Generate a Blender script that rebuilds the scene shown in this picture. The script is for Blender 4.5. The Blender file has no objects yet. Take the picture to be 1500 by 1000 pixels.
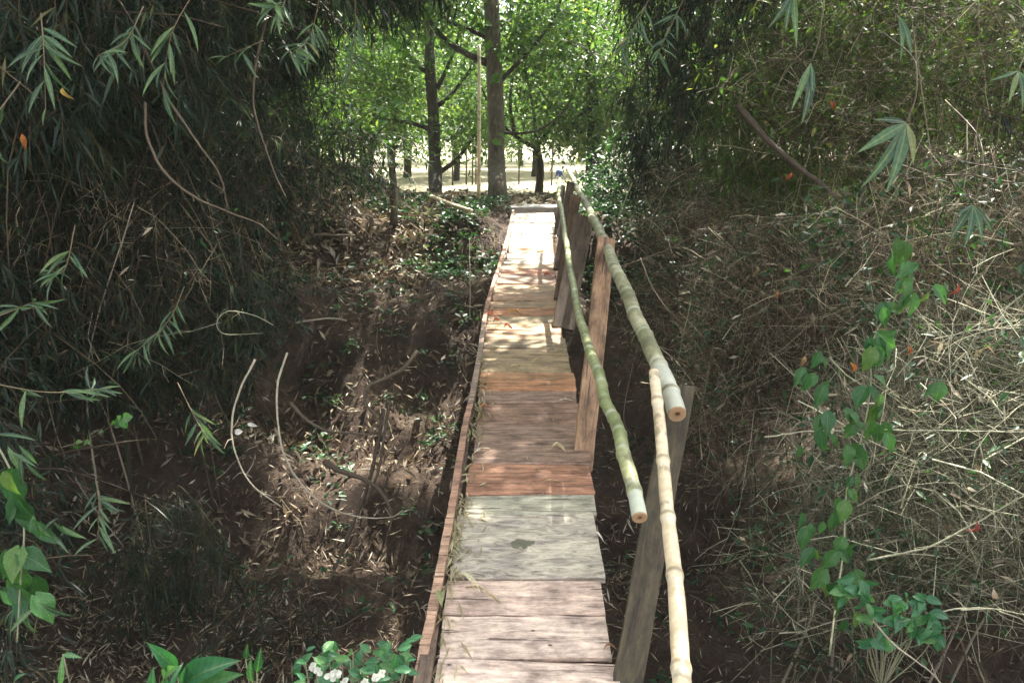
import bpy, math, random
import numpy as np
from mathutils import Vector, Matrix

rng = np.random.default_rng(7)
random.seed(7)
SC = bpy.context.scene
COL = SC.collection

# ------------------------------------------------------------------ camera
EYE = 1.72
F = 1166.7
PITCH = math.atan(285 / F)
cam = bpy.data.cameras.new("camera")
cam.lens = 28.0
cam.sensor_width = 36.0
cam.clip_start = 0.05
cam.clip_end = 2000
co = bpy.data.objects.new("camera", cam)
co.location = (0, 0, EYE)
co.rotation_euler = (math.pi / 2 - PITCH, 0, 0)
COL.objects.link(co)
SC.camera = co

# ------------------------------------------------------------------ light
SUN_EL = math.radians(56)
SUN_AZ = math.radians(24)          # to the right of the viewing direction
world = bpy.data.worlds.new("World")
SC.world = world
world.use_nodes = True
wn = world.node_tree
wn.nodes.clear()
sky = wn.nodes.new('ShaderNodeTexSky')
sky.sky_type = 'NISHITA'
sky.sun_disc = False
sky.sun_elevation = SUN_EL
sky.sun_rotation = SUN_AZ
sky.air_density = 1.0
sky.dust_density = 2.5
sky.ozone_density = 0.6
bg = wn.nodes.new('ShaderNodeBackground')
bg.inputs[1].default_value = 0.15
wo = wn.nodes.new('ShaderNodeOutputWorld')
hs = wn.nodes.new('ShaderNodeHueSaturation')      # thin white cloud: a paler sky
hs.inputs['Saturation'].default_value = .22
wn.links.new(sky.outputs[0], hs.inputs['Color'])
wn.links.new(hs.outputs[0], bg.inputs[0])
wn.links.new(bg.outputs[0], wo.inputs[0])

sl = bpy.data.lights.new("sun", 'SUN')
sl.energy = 5.0
sl.angle = math.radians(0.6)
sl.color = (1.0, 0.94, 0.84)
so = bpy.data.objects.new("sun", sl)
sd = Vector((math.sin(SUN_AZ) * math.cos(SUN_EL), math.cos(SUN_AZ) * math.cos(SUN_EL), math.sin(SUN_EL)))
so.rotation_euler = sd.to_track_quat('Z', 'Y').to_euler()
so.location = (0, 0, 30)
COL.objects.link(so)

SC.view_settings.view_transform = 'Standard'
SC.view_settings.look = 'None'
SC.view_settings.exposure = 2.2
SC.view_settings.gamma = 1.0
SC.render.engine = 'CYCLES'
SC.cycles.use_denoising = True
SC.cycles.max_bounces = 8
SC.cycles.diffuse_bounces = 4
SC.cycles.transmission_bounces = 6
SC.cycles.transparent_max_bounces = 4
SC.cycles.caustics_reflective = False
SC.cycles.caustics_refractive = False
SC.cycles.sample_clamp_indirect = 4.0

CP, SP = math.cos(PITCH), math.sin(PITCH)


def at(px, py, Z):
    """World point seen at a pixel of the 1500x1000 photograph, Z metres deep."""
    xc = (px - 750) / F * Z
    yc = -(py - 500) / F * Z
    return Vector((xc, Z * CP + yc * SP, EYE - Z * SP + yc * CP))


def pts(lst):
    return [at(*q) for q in lst]


# ------------------------------------------------------------------ noise and ground
PY = [1000, 966, 893, 841, 752, 721, 684, 628, 589, 554, 512, 477, 430, 406, 373, 327, 305]
PF = [2.30, 2.39, 2.58, 2.76, 3.25, 3.43, 3.76, 4.30, 4.54, 4.87, 5.51, 6.33, 7.42, 8.46, 9.83, 11.74, 12.42]
PZ = [0.0, .02, .07, .11, .14, .155, .165, .185, .235, .275, .31, .33, .37, .38, .44, .64, .79]
_perm = rng.random((256, 256))


def vnoise(x, y):
    x = np.asarray(x, float); y = np.asarray(y, float)
    xi = np.floor(x).astype(int); yi = np.floor(y).astype(int)
    fx = x - xi; fy = y - yi
    fx = fx * fx * (3 - 2 * fx); fy = fy * fy * (3 - 2 * fy)
    g = lambda a, b: _perm[a % 256, b % 256]
    return (g(xi, yi) * (1 - fx) + g(xi + 1, yi) * fx) * (1 - fy) + (g(xi, yi + 1) * (1 - fx) + g(xi + 1, yi + 1) * fx) * fy


def fbm(x, y, o=4):
    s = 0; a = 1; t = 0
    for k in range(o):
        s = s + a * (vnoise(x * 2 ** k + 17 * k, y * 2 ** k + 31 * k) - .5); t += a; a *= .55
    return s / t * 2


def sst(a, b, v):
    t = np.clip((v - a) / (b - a), 0, 1)
    return t * t * (3 - 2 * t)


def H(x, y):
    x = np.asarray(x, float); y = np.asarray(y, float)
    yw = y + .7 * fbm(x * .35 + 5, y * .2, 3) * sst(1.5, 3, y) * sst(.4, 1.5, np.abs(x - .1))
    near = 1 - sst(1.0, 3.9, yw)
    wall = np.clip((yw - 6.1) / 5.0, 0, 1)
    wall = wall ** .85
    wall = wall + .09 * np.sin(wall * 12.5) * sst(0, .15, wall) * (1 - sst(.85, 1, wall))
    z = -1.75 + near * 1.65 + wall * 2.45
    z = z + 0.09 * sst(11.0, 13, y)
    # the gully shoulders rise on both sides
    z = z + 1.15 * sst(-2.0, -5.2, x) * sst(2.0, 5, y) * (1 - sst(9, 12, y))
    z = z + 1.3 * sst(1.9, 5.0, x) * sst(2.0, 4.5, y) * (1 - sst(8.5, 12, y))
    # leaf mounds on the far bank, left and right of the path
    z = z + .65 * sst(-1.55, -3.2, x) * sst(9.3, 10.8, y) * (1 - sst(13.5, 17, y))
    z = z + .7 * sst(2.0, 3.4, x) * sst(10, 11.5, y) * (1 - sst(13, 17, y))
    rough = .30 * fbm(x * .9, y * .9, 4) + .13 * fbm(x * 3.1 + 9, y * 3.1, 5)
    amt = sst(1.0, 2.5, y) * (1 - .85 * sst(10.8, 12.5, y))
    z = z + rough * amt + .03 * fbm(x * 2.1, y * 2.1, 3) * sst(1, 3, np.hypot(x, y))
    # the bank is cut away where the bridge lands on it
    dk = np.interp(y, [-1] + PF + [13.5], [-.03] + PZ + [.86]) - .10
    cut = (1 - sst(.36, .75, np.abs(x - .3))) * sst(8, 9, y) * (1 - sst(12.35, 12.6, y))
    z = z + cut * (np.minimum(z, dk) - z)
    # a low swell far off closes the view
    z = z + 2.2 * sst(55, 160, np.hypot(x, y))
    return z


def Hn(x, y, e=.05):
    gx = (H(x + e, y) - H(x - e, y)) / (2 * e)
    gy = (H(x, y + e) - H(x, y - e)) / (2 * e)
    n = np.stack([-gx, -gy, np.ones_like(gx)], -1)
    return n / np.linalg.norm(n, axis=-1, keepdims=True)


# ------------------------------------------------------------------ mesh collecting
def nrm(v):
    return v / np.maximum(np.linalg.norm(v, axis=-1, keepdims=True), 1e-9)


class Geo:
    def __init__(s):
        s.V = []; s.T = []; s.C = []; s.n = 0

    def add(s, V, T, C):
        V = np.asarray(V, np.float32).reshape(-1, 3)
        T = np.asarray(T, np.int64).reshape(-1, 3)
        s.V.append(V); s.T.append(T + s.n)
        s.C.append(np.broadcast_to(np.asarray(C, np.float32), (len(V),)))
        s.n += len(V)

    def mesh(s, name, mat, smooth=True):
        V = np.concatenate(s.V); T = np.concatenate(s.T); C = np.concatenate(s.C)
        m = bpy.data.meshes.new(name)
        m.vertices.add(len(V)); m.vertices.foreach_set('co', V.ravel().astype(np.float32))
        m.loops.add(T.size); m.loops.foreach_set('vertex_index', T.ravel().astype(np.int32))
        m.polygons.add(len(T))
        m.polygons.foreach_set('loop_start', np.arange(0, T.size, 3, dtype=np.int32))
        m.polygons.foreach_set('loop_total', np.full(len(T), 3, dtype=np.int32))
        a = m.attributes.new('tint', 'FLOAT', 'POINT')
        a.data.foreach_set('value', np.ascontiguousarray(C, np.float32))
        m.update(calc_edges=True)
        m.polygons.foreach_set('use_smooth', np.full(len(T), smooth, dtype=bool))
        m.materials.append(mat)
        return m


def link(name, data, parent=None, loc=None):
    o = bpy.data.objects.new(name, data)
    COL.objects.link(o)
    if parent is not None:
        o.parent = parent
    if loc is not None:
        o.location = loc
    return o


def thing(name, label, cat, loc=(0, 0, 0), group=None):
    o = link(name, None)
    o.empty_display_size = .1
    o.location = loc
    tag(o, label, cat, group)
    return o


def tag(o, label=None, cat=None, group=None, kind=None):
    if label: o['label'] = label
    if cat: o['category'] = cat
    if group: o['group'] = group
    if kind: o['kind'] = kind
    return o


def leaves(g, P, D, N, L, W, C, droop=0.0, fold=.15):
    """Folded, drooping lance leaves, all at once."""
    P = np.asarray(P, float); n = len(P)
    D = nrm(np.asarray(D, float)); N = np.asarray(N, float)
    S = nrm(np.cross(D, N)); N = nrm(np.cross(S, D))
    L = np.broadcast_to(np.asarray(L, float), (n,))[:, None]
    W = np.broadcast_to(np.asarray(W, float), (n,))[:, None]
    dr = np.zeros((n, 3)); dr[:, 2] = -1
    mid = P + D * L * .42 + dr * L * droop * .2
    tip = P + D * L + dr * L * droop
    up = N * W * fold
    V = np.stack([P, mid - S * W / 2 + up, mid - N * W * .1, mid + S * W / 2 + up, tip], 1)
    T = np.array([[0, 2, 1], [0, 3, 2], [1, 2, 4], [2, 3, 4]])
    TT = (np.arange(n) * 5)[:, None, None] + T[None]
    C = np.broadcast_to(np.asarray(C, float), (n,))
    g.add(V, TT, np.repeat(C, 5))


def tubes(g, P, R, C, sides=3, cap=False):
    """P (n,k,3) centre lines, R (n,k) radii."""
    P = np.asarray(P, float); n, k, _ = P.shape
    R = np.broadcast_to(np.asarray(R, float), (n, k))
    t = np.gradient(P, axis=1); t = nrm(t)
    ref = np.zeros((n, 1, 3)); mt = nrm(P[:, -1] - P[:, 0])
    ref[:, 0, 2] = 1
    vert = np.abs(mt[:, 2]) > .7
    ref[vert, 0] = (0, 1, 0)
    u = nrm(np.cross(t, np.broadcast_to(ref, t.shape))); v = np.cross(t, u)
    a = np.arange(sides) / sides * 2 * math.pi
    V = P[:, :, None] + (u[:, :, None] * np.cos(a)[None, None, :, None] + v[:, :, None] * np.sin(a)[None, None, :, None]) * R[:, :, None, None]
    V = V.reshape(n, k * sides, 3)
    T = []
    for i in range(k - 1):
        for j in range(sides):
            q = i * sides + j; r = i * sides + (j + 1) % sides
            T += [[q, r, r + sides], [q, r + sides, q + sides]]
    if cap:
        for i0, fl in ((0, 1), ((k - 1) * sides, 0)):
            for j in range(1, sides - 1):
                T.append([i0, i0 + j + 1, i0 + j] if fl else [i0, i0 + j, i0 + j + 1])
    T = np.array(T)
    TT = (np.arange(n) * k * sides)[:, None, None] + T[None]
    C = np.broadcast_to(np.asarray(C, float), (n,))
    g.add(V, TT, np.repeat(C, k * sides))


def rdir(n):
    return nrm(rng.normal(size=(n, 3)))


def curves(S, D, L, k=5, wob=.15, grav=0.0):
    """n wandering curves from S along D, length L."""
    n = len(S); P = np.zeros((n, k, 3)); P[:, 0] = S
    d = nrm(D); L = np.broadcast_to(L, (n,))[:, None]
    for i in range(1, k):
        d = nrm(d + rng.normal(size=(n, 3)) * wob + np.array([0, 0, -grav]))
        P[:, i] = P[:, i - 1] + d * L / (k - 1)
    return P


def smooth_curve(p, k=24):
    p = np.array([tuple(q) for q in p], float); m = len(p)
    if m == 2:
        return p[0] + (p[1] - p[0]) * np.linspace(0, 1, k)[:, None]
    t = np.linspace(0, m - 1, k); out = []
    e = np.vstack([2 * p[0] - p[1], p, 2 * p[-1] - p[-2]])
    for s in t:
        i = min(int(s), m - 2); f = s - i
        a, b, c, d = e[i], e[i + 1], e[i + 2], e[i + 3]
        out.append(.5 * ((2 * b) + (-a + c) * f + (2 * a - 5 * b + 4 * c - d) * f * f + (-a + 3 * b - 3 * c + d) * f ** 3))
    return np.array(out)


def rod(name, p, r0, r1, mat, parent=None, sides=8, k=24, bump=0.0, tint=.5):
    c = smooth_curve(p, k)
    r = np.linspace(r0, r1, k) * (1 + bump * rng.normal(size=k))
    g = Geo(); tubes(g, c[None], r[None], tint, sides, True)
    return link(name, g.mesh(name, mat), parent)


# ------------------------------------------------------------------ materials
def newmat(name):
    m = bpy.data.materials.new(name); m.use_nodes = True
    nt = m.node_tree; nt.nodes.clear()
    out = nt.nodes.new('ShaderNodeOutputMaterial')
    b = nt.nodes.new('ShaderNodeBsdfPrincipled')
    nt.links.new(b.outputs[0], out.inputs[0])
    return m, nt, b, out


def ramp(nt, src, stops, interp='LINEAR'):
    r = nt.nodes.new('ShaderNodeValToRGB'); r.color_ramp.interpolation = interp
    e = r.color_ramp.elements
    while len(e) > 1: e.remove(e[-1])
    e[0].position = stops[0][0]; e[0].color = (*stops[0][1], 1)
    for p, c in stops[1:]:
        x = e.new(p); x.color = (*c, 1)
    nt.links.new(src, r.inputs[0]); return r.outputs[0]


def attr(nt, name='tint'):
    a = nt.nodes.new('ShaderNodeAttribute'); a.attribute_name = name; return a.outputs['Fac']


def noise(nt, scale, detail=4, vec=None, rough=.55, dist=0.0):
    n = nt.nodes.new('ShaderNodeTexNoise')
    n.inputs['Scale'].default_value = scale; n.inputs['Detail'].default_value = detail
    n.inputs['Roughness'].default_value = rough; n.inputs['Distortion'].default_value = dist
    if vec is not None: nt.links.new(vec, n.inputs['Vector'])
    return n.outputs['Fac']


def objvec(nt, scale=(1, 1, 1), offset=False):
    tc = nt.nodes.new('ShaderNodeTexCoord'); mp = nt.nodes.new('ShaderNodeMapping')
    mp.inputs['Scale'].default_value = scale
    nt.links.new(tc.outputs['Object'], mp.inputs['Vector'])
    if offset:
        oi = nt.nodes.new('ShaderNodeObjectInfo'); m = nt.nodes.new('ShaderNodeMath'); m.operation = 'MULTIPLY'
        m.inputs[1].default_value = 57.0
        nt.links.new(oi.outputs['Random'], m.inputs[0])
        c = nt.nodes.new('ShaderNodeCombineXYZ')
        for i in range(3): nt.links.new(m.outputs[0], c.inputs[i])
        nt.links.new(c.outputs[0], mp.inputs['Location'])
    return mp.outputs[0]


def mixc(nt, fac, a, b, mode='MIX'):
    m = nt.nodes.new('ShaderNodeMix'); m.data_type = 'RGBA'; m.blend_type = mode
    for s, v in ((m.inputs['Factor'], fac), (m.inputs['A'], a), (m.inputs['B'], b)):
        pass
    fa = [i for i in m.inputs if i.name == 'Factor' and i.type == 'VALUE'][0]
    A = [i for i in m.inputs if i.name == 'A' and i.type == 'RGBA'][0]
    B = [i for i in m.inputs if i.name == 'B' and i.type == 'RGBA'][0]
    for s, v in ((fa, fac), (A, a), (B, b)):
        if isinstance(v, (int, float)): s.default_value = v
        elif isinstance(v, tuple): s.default_value = (*v, 1)
        else: nt.links.new(v, s)
    return [o for o in m.outputs if o.type == 'RGBA'][0]


def bump(nt, b, h, s, d=.01):
    n = nt.nodes.new('ShaderNodeBump'); n.inputs['Strength'].default_value = s; n.inputs['Distance'].default_value = d
    nt.links.new(h, n.inputs['Height']); nt.links.new(n.outputs[0], b.inputs['Normal'])


def leafmat(name, stops, trans=.4, rough=.45, obj=False, tr_tint=(1.0, 1.25, .45)):
    m, nt, b, out = newmat(name)
    if obj:
        oi = nt.nodes.new('ShaderNodeObjectInfo'); src = oi.outputs['Random']
    else:
        src = attr(nt)
    c = ramp(nt, src, stops)
    c = mixc(nt, .35, c, ramp(nt, noise(nt, 18, 2), [(0.3, (.45, .5, .4)), (.7, (1.3, 1.25, 1.1))]), 'MULTIPLY')
    if obj:
        tcv = nt.nodes.new('ShaderNodeTexCoord'); sp = nt.nodes.new('ShaderNodeSeparateXYZ'); nt.links.new(tcv.outputs['Object'], sp.inputs[0])
        ab = nt.nodes.new('ShaderNodeMath'); ab.operation = 'ABSOLUTE'; nt.links.new(sp.outputs[0], ab.inputs[0])
        c = mixc(nt, ramp(nt, ab.outputs[0], [(.004, (.45, .45, .45)), (.014, (0, 0, 0))]), c, (.3, .36, .16))
        ma = nt.nodes.new('ShaderNodeMath'); ma.operation = 'MULTIPLY_ADD'; ma.inputs[1].default_value = -.8
        nt.links.new(ab.outputs[0], ma.inputs[0]); nt.links.new(sp.outputs[1], ma.inputs[2])
        fr = nt.nodes.new('ShaderNodeMath'); fr.operation = 'PINGPONG'; fr.inputs[1].default_value = .055; nt.links.new(ma.outputs[0], fr.inputs[0])
        c = mixc(nt, .5, c, ramp(nt, fr.outputs[0], [(0, (1.35, 1.35, 1.2)), (.012, (.95, .95, .95)), (.05, (.85, .85, .85))]), 'MULTIPLY')
        nb = noise(nt, 9, 4, tcv.outputs['Object'], .6)
        c = mixc(nt, ramp(nt, nb, [(.66, (0, 0, 0)), (.72, (.7, .7, .7))]), c, (.16, .12, .05))
        c = mixc(nt, .6, c, ramp(nt, nb, [(.35, (.6, .62, .6)), (.6, (1.15, 1.12, 1.1))]), 'MULTIPLY')
    nt.links.new(c, b.inputs['Base Color'])
    b.inputs['Roughness'].default_value = rough
    b.inputs['Specular IOR Level'].default_value = .4
    t = nt.nodes.new('ShaderNodeBsdfTranslucent')
    nt.links.new(mixc(nt, 1.0, c, tr_tint, 'MULTIPLY'), t.inputs[0])
    mx = nt.nodes.new('ShaderNodeMixShader'); mx.inputs[0].default_value = trans
    nt.links.new(b.outputs[0], mx.inputs[1]); nt.links.new(t.outputs[0], mx.inputs[2])
    nt.links.new(mx.outputs[0], out.inputs[0])
    return m


M = {}
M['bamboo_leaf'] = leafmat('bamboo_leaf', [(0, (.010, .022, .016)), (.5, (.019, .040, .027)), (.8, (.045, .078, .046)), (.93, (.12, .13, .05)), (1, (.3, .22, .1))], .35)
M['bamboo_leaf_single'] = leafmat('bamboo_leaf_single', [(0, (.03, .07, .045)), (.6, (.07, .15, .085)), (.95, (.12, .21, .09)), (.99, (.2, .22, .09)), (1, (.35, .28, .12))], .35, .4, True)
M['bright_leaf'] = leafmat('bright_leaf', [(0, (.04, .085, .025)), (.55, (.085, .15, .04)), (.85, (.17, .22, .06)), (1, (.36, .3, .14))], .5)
M['tree_leaf'] = leafmat('tree_leaf', [(0, (.028, .07, .03)), (.5, (.08, .145, .055)), (.85, (.19, .25, .09)), (1, (.32, .30, .14))], .55)
M['teak_leaf'] = leafmat('teak_leaf', [(0, (.06, .15, .035)), (1, (.13, .25, .06))], .5, .45, True)
M['heart_leaf'] = leafmat('heart_leaf', [(0, (.04, .13, .05)), (.8, (.08, .2, .06)), (1, (.16, .26, .06))], .4, .4, True)
M['fresh_leaf'] = leafmat('fresh_leaf', [(0, (.03, .13, .06)), (.6, (.06, .2, .09)), (1, (.12, .27, .09))], .35, .4, True)
M['white_leaf'] = leafmat('white_leaf', [(0, (.7, .72, .66)), (1, (.8, .8, .74))], .3, .5, True, (1, 1, .9))
M['dry_leaf'] = leafmat('dry_leaf', [(0, (.06, .042, .03)), (.4, (.15, .11, .075)), (.75, (.32, .26, .18)), (.9, (.55, .47, .36)), (1, (.7, .64, .52))], .15, .7, False, (1, .85, .6))
M['straw'] = leafmat('straw', [(0, (.22, .17, .1)), (.5, (.42, .35, .22)), (.85, (.5, .46, .3)), (1, (.3, .3, .12))], .15, .6, False, (1, .9, .6))
M['ground_leaf'] = leafmat('ground_leaf', [(0, (.015, .045, .025)), (.7, (.04, .10, .045)), (1, (.08, .16, .06))], .35)


def flatmat(name, stops, rough=.8, obj=False, nscale=30, bs=.3, spec=.3):
    m, nt, b, out = newmat(name)
    if obj:
        oi = nt.nodes.new('ShaderNodeObjectInfo'); src = oi.outputs['Random']
    else:
        src = attr(nt)
    c = ramp(nt, src, stops); n = noise(nt, nscale, 5)
    c = mixc(nt, .6, c, ramp(nt, n, [(0.3, (.45, .45, .45)), (.7, (1.35, 1.3, 1.25))]), 'MULTIPLY')
    nt.links.new(c, b.inputs['Base Color']); b.inputs['Roughness'].default_value = rough
    b.inputs['Specular IOR Level'].default_value = spec
    bump(nt, b, n, bs)
    return m


M['twig'] = flatmat('twig', [(0, (.04, .028, .016)), (.4, (.12, .088, .05)), (.8, (.32, .265, .16)), (1, (.56, .50, .34))], .6)
M['green_twig'] = flatmat('green_twig', [(0, (.06, .06, .032)), (.4, (.20, .20, .12)), (1, (.52, .51, .36))], .6)
M['vine'] = flatmat('vine', [(0, (.05, .038, .027)), (.5, (.17, .13, .09)), (1, (.5, .45, .34))], .7)
M['dead_red'] = flatmat('dead_red', [(0, (.35, .05, .02)), (.5, (.4, .12, .03)), (1, (.5, .25, .06))], .7, True)
M['rag'] = flatmat('rag', [(0, (.12, .2, .5)), (1, (.15, .25, .55))], .9)
M['bamboo_dark'] = flatmat('bamboo_dark', [(0, (.04, .05, .025)), (1, (.12, .13, .06))], .45, True, 6)


def barkmat(name, a, b_, c_, sc=(9, 9, 2.2)):
    m, nt, b, out = newmat(name)
    v = objvec(nt, sc); n = noise(nt, 2.2, 8, v, .65, .4); n2 = noise(nt, 1.1, 4)
    c = ramp(nt, n, [(.3, a), (.55, b_), (.75, c_)])
    c = mixc(nt, .6, c, ramp(nt, n2, [(.35, (.6, .62, .55)), (.7, (1.3, 1.25, 1.2))]), 'MULTIPLY')
    nt.links.new(c, b.inputs['Base Color']); b.inputs['Roughness'].default_value = .9
    bump(nt, b, n, .8, .03)
    return m


M['bark'] = barkmat('bark', (.035, .028, .02), (.10, .08, .055), (.2, .17, .12))
M['bark_dark'] = barkmat('bark_dark', (.02, .017, .012), (.05, .04, .03), (.1, .085, .06))

# planks: each has its own object colour; grain runs along local X
m, nt, b, out = newmat('plank_wood')
oi = nt.nodes.new('ShaderNodeObjectInfo')
v = objvec(nt, (2.6, 17, 17), True); v2 = objvec(nt, (4, 7, 7), True); v3 = objvec(nt, (1.3, 34, 34), True); v5 = objvec(nt, (16, 30, 30), True)
g5 = noise(nt, 2.0, 6, v5, .75)
g1 = noise(nt, 2.2, 8, v, .65, .6); g2 = noise(nt, 2.0, 6, v2, .6, .3); g3 = noise(nt, 1.6, 5, v3, .6, .5)
c = mixc(nt, .85, oi.outputs['Color'], ramp(nt, g1, [(.3, (.3, .26, .24)), (.42, (.7, .67, .65)), (.55, (1.1, 1.08, 1.06)), (.7, (1.5, 1.5, 1.5))]), 'MULTIPLY')
c = mixc(nt, .7, c, ramp(nt, g2, [(.34, (.42, .40, .40)), (.48, (1, .98, .97)), (.64, (1.35, 1.33, 1.28))]), 'MULTIPLY')
c = mixc(nt, ramp(nt, g3, [(.365, (.9, .9, .9)), (.395, (0, 0, 0))]), c, (.07, .045, .035))
c = mixc(nt, .55, c, ramp(nt, g5, [(.32, (.45, .42, .4)), (.5, (1, 1, 1)), (.68, (1.3, 1.3, 1.28))]), 'MULTIPLY')
# knots and small black marks
vk = nt.nodes.new('ShaderNodeTexVoronoi'); vk.inputs['Scale'].default_value = 2.2; vk.inputs['Randomness'].default_value = 1
nt.links.new(objvec(nt, (3.2, 6, 6), True), vk.inputs['Vector'])
c = mixc(nt, ramp(nt, vk.outputs['Distance'], [(.03, (1, 1, 1)), (.085, (0, 0, 0))]), c, (.05, .035, .03))
nt.links.new(c, b.inputs['Base Color'])
b.inputs['Roughness'].default_value = .62; b.inputs['Specular IOR Level'].default_value = .35
mh = nt.nodes.new('ShaderNodeMath'); mh.operation = 'ADD'
nt.links.new(g1, mh.inputs[0]); nt.links.new(g3, mh.inputs[1])
bump(nt, b, mh.outputs[0], .5, .004)
M['plank'] = m

# the one weathered board with a damp patch
m, nt, b, out = newmat('wet_plank_wood')
v = objvec(nt, (3.2, 11, 11)); v2 = objvec(nt, (4, 8, 8))
g1 = noise(nt, 3, 9, v, .72, 1.2); g2 = noise(nt, 1.6, 5, v2)
c = ramp(nt, g1, [(.32, (.10, .083, .072)), (.43, (.29, .25, .205)), (.55, (.50, .44, .36)), (.7, (.70, .62, .5))])
c = mixc(nt, .7, c, ramp(nt, g2, [(.35, (.6, .58, .62)), (.6, (1.1, 1.1, 1.0))]), 'MULTIPLY')
tc = nt.nodes.new('ShaderNodeTexCoord'); mp = nt.nodes.new('ShaderNodeMapping')
mp.inputs['Location'].default_value = (.02 * 8, 0.0, 0); mp.inputs['Scale'].default_value = (8, 11, 4)
nt.links.new(tc.outputs['Object'], mp.inputs[0])
ln = nt.nodes.new('ShaderNodeVectorMath'); ln.operation = 'LENGTH'
nv = nt.nodes.new('ShaderNodeTexNoise'); nv.inputs['Scale'].default_value = 26; nv.inputs['Detail'].default_value = 4
nt.links.new(tc.outputs['Object'], nv.inputs['Vector'])
nt.links.new(mp.outputs[0], ln.inputs[0])
ad = nt.nodes.new('ShaderNodeMath'); ad.operation = 'MULTIPLY_ADD'; ad.inputs[1].default_value = 1.1
nt.links.new(nv.outputs['Fac'], ad.inputs[0]); nt.links.new(ln.outputs['Value'], ad.inputs[2])
c = mixc(nt, ramp(nt, ad.outputs[0], [(.9, (.85, .85, .85)), (1.0, (0, 0, 0))]), c, (.085, .085, .05))
nt.links.new(c, b.inputs['Base Color']); b.inputs['Roughness'].default_value = .65
bump(nt, b, g1, .5, .004)
M['wet_plank'] = m


def bamboomat(name, stops, rough=.35):
    m, nt, b, out = newmat(name)
    v = objvec(nt, (1, 1, 1)); n = noise(nt, 5, 6, v, .6); n2 = noise(nt, 40, 4, v)
    c = ramp(nt, n, stops)
    c = mixc(nt, .5, c, ramp(nt, n2, [(.3, (.6, .6, .55)), (.65, (1.2, 1.2, 1.15))]), 'MULTIPLY')
    # pale waxy bands and dark nodes come from the tint along the culm
    a = attr(nt)
    n3 = noise(nt, 14, 3, v, .5)
    c = mixc(nt, ramp(nt, n3, [(.56, (0, 0, 0)), (.64, (.6, .6, .6))]), c, (.10, .085, .05))
    c = mixc(nt, ramp(nt, a, [(.5, (0, 0, 0)), (1.0, (.75, .75, .75))]), c, (.62, .64, .56))
    c = mixc(nt, ramp(nt, a, [(.0, (.7, .7, .7)), (.4, (0, 0, 0))]), c, (.09, .075, .04))
    nt.links.new(c, b.inputs['Base Color']); b.inputs['Roughness'].default_value = rough
    bump(nt, b, n2, .15, .003)
    return m


M['green_bamboo'] = bamboomat('green_bamboo', [(.3, (.14, .17, .065)), (.5, (.24, .27, .12)), (.7, (.37, .37, .2))], .45)
M['grey_bamboo'] = bamboomat('grey_bamboo', [(.3, (.11, .115, .06)), (.46, (.22, .22, .12)), (.6, (.36, .34, .22)), (.75, (.5, .48, .38))], .5)
M['yellow_bamboo'] = bamboomat('yellow_bamboo', [(.25, (.42, .31, .19)), (.5, (.62, .5, .33)), (.75, (.7, .6, .44))], .4)
M['cut_wood'] = flatmat('cut_wood', [(0, (.16, .09, .04)), (1, (.5, .33, .19))], .7, False, 60)

# ground: dark soil, sandy track and pale sunlit field further off are decided by place
m, nt, b, out = newmat('soil')
tc = nt.nodes.new('ShaderNodeTexCoord')
n = noise(nt, 1.3, 8, tc.outputs['Object'], .65, .3); n2 = noise(nt, 14, 8, tc.outputs['Object'], .7)
c = ramp(nt, n, [(.3, (.048, .029, .018)), (.5, (.085, .055, .037)), (.62, (.14, .098, .066)), (.76, (.24, .185, .13))])
c = mixc(nt, .7, c, ramp(nt, n2, [(.3, (.4, .4, .4)), (.7, (1.5, 1.45, 1.4))]), 'MULTIPLY')
sx = nt.nodes.new('ShaderNodeSeparateXYZ'); nt.links.new(tc.outputs['Object'], sx.inputs[0])
fld = ramp(nt, n2, [(.3, (.3, .26, .16)), (.6, (.46, .42, .28))])
mr = nt.nodes.new('ShaderNodeMapRange'); mr.inputs[1].default_value = 14.8; mr.inputs[2].default_value = 16.4
nt.links.new(sx.outputs[1], mr.inputs[0])
c = mixc(nt, mr.outputs[0], c, fld)
nt.links.new(c, b.inputs['Base Color']); b.inputs['Roughness'].default_value = .95
n4 = noise(nt, 55, 6, tc.outputs['Object'], .75)
ma = nt.nodes.new('ShaderNodeMath'); ma.operation = 'MULTIPLY_ADD'; ma.inputs[1].default_value = .35
nt.links.new(n4, ma.inputs[0]); nt.links.new(n2, ma.inputs[2])
bump(nt, b, ma.outputs[0], 1.0, .09)
M['soil'] = m
m, nt, b, out = newmat('sand')
n = noise(nt, 6, 8)
nt.links.new(ramp(nt, n, [(.3, (.26, .22, .16)), (.7, (.46, .40, .31))]), b.inputs['Base Color'])
b.inputs['Roughness'].default_value = .95; bump(nt, b, n, .5, .02)
M['sand'] = m
m, nt, b, out = newmat('concrete')
n = noise(nt, 9, 8)
nt.links.new(ramp(nt, n, [(.3, (.22, .21, .19)), (.7, (.4, .39, .37))]), b.inputs['Base Color'])
b.inputs['Roughness'].default_value = .9; bump(nt, b, n, .3, .01)
M['concrete'] = m

# ------------------------------------------------------------------ ground sheet
xs = np.concatenate([-np.geomspace(300, 7, 40), np.arange(-6.9, 6.95, .07), np.geomspace(7, 300, 40)])
ys = np.concatenate([-np.geomspace(60, .6, 14), np.arange(-.5, 15.0, .065), np.geomspace(15.1, 420, 60)])
X, Y = np.meshgrid(xs, ys)
Zg = H(X, Y)
ny, nx = X.shape
g = Geo()
i = (np.arange(ny - 1)[:, None] * nx + np.arange(nx - 1)[None]).ravel()
T = np.concatenate([np.stack([i, i + 1, i + nx + 1], 1), np.stack([i, i + nx + 1, i + nx], 1)])
g.add(np.stack([X, Y, Zg], -1), T, .5)
tag(link('ground', g.mesh('ground', M['soil'])), kind='structure')

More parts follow.
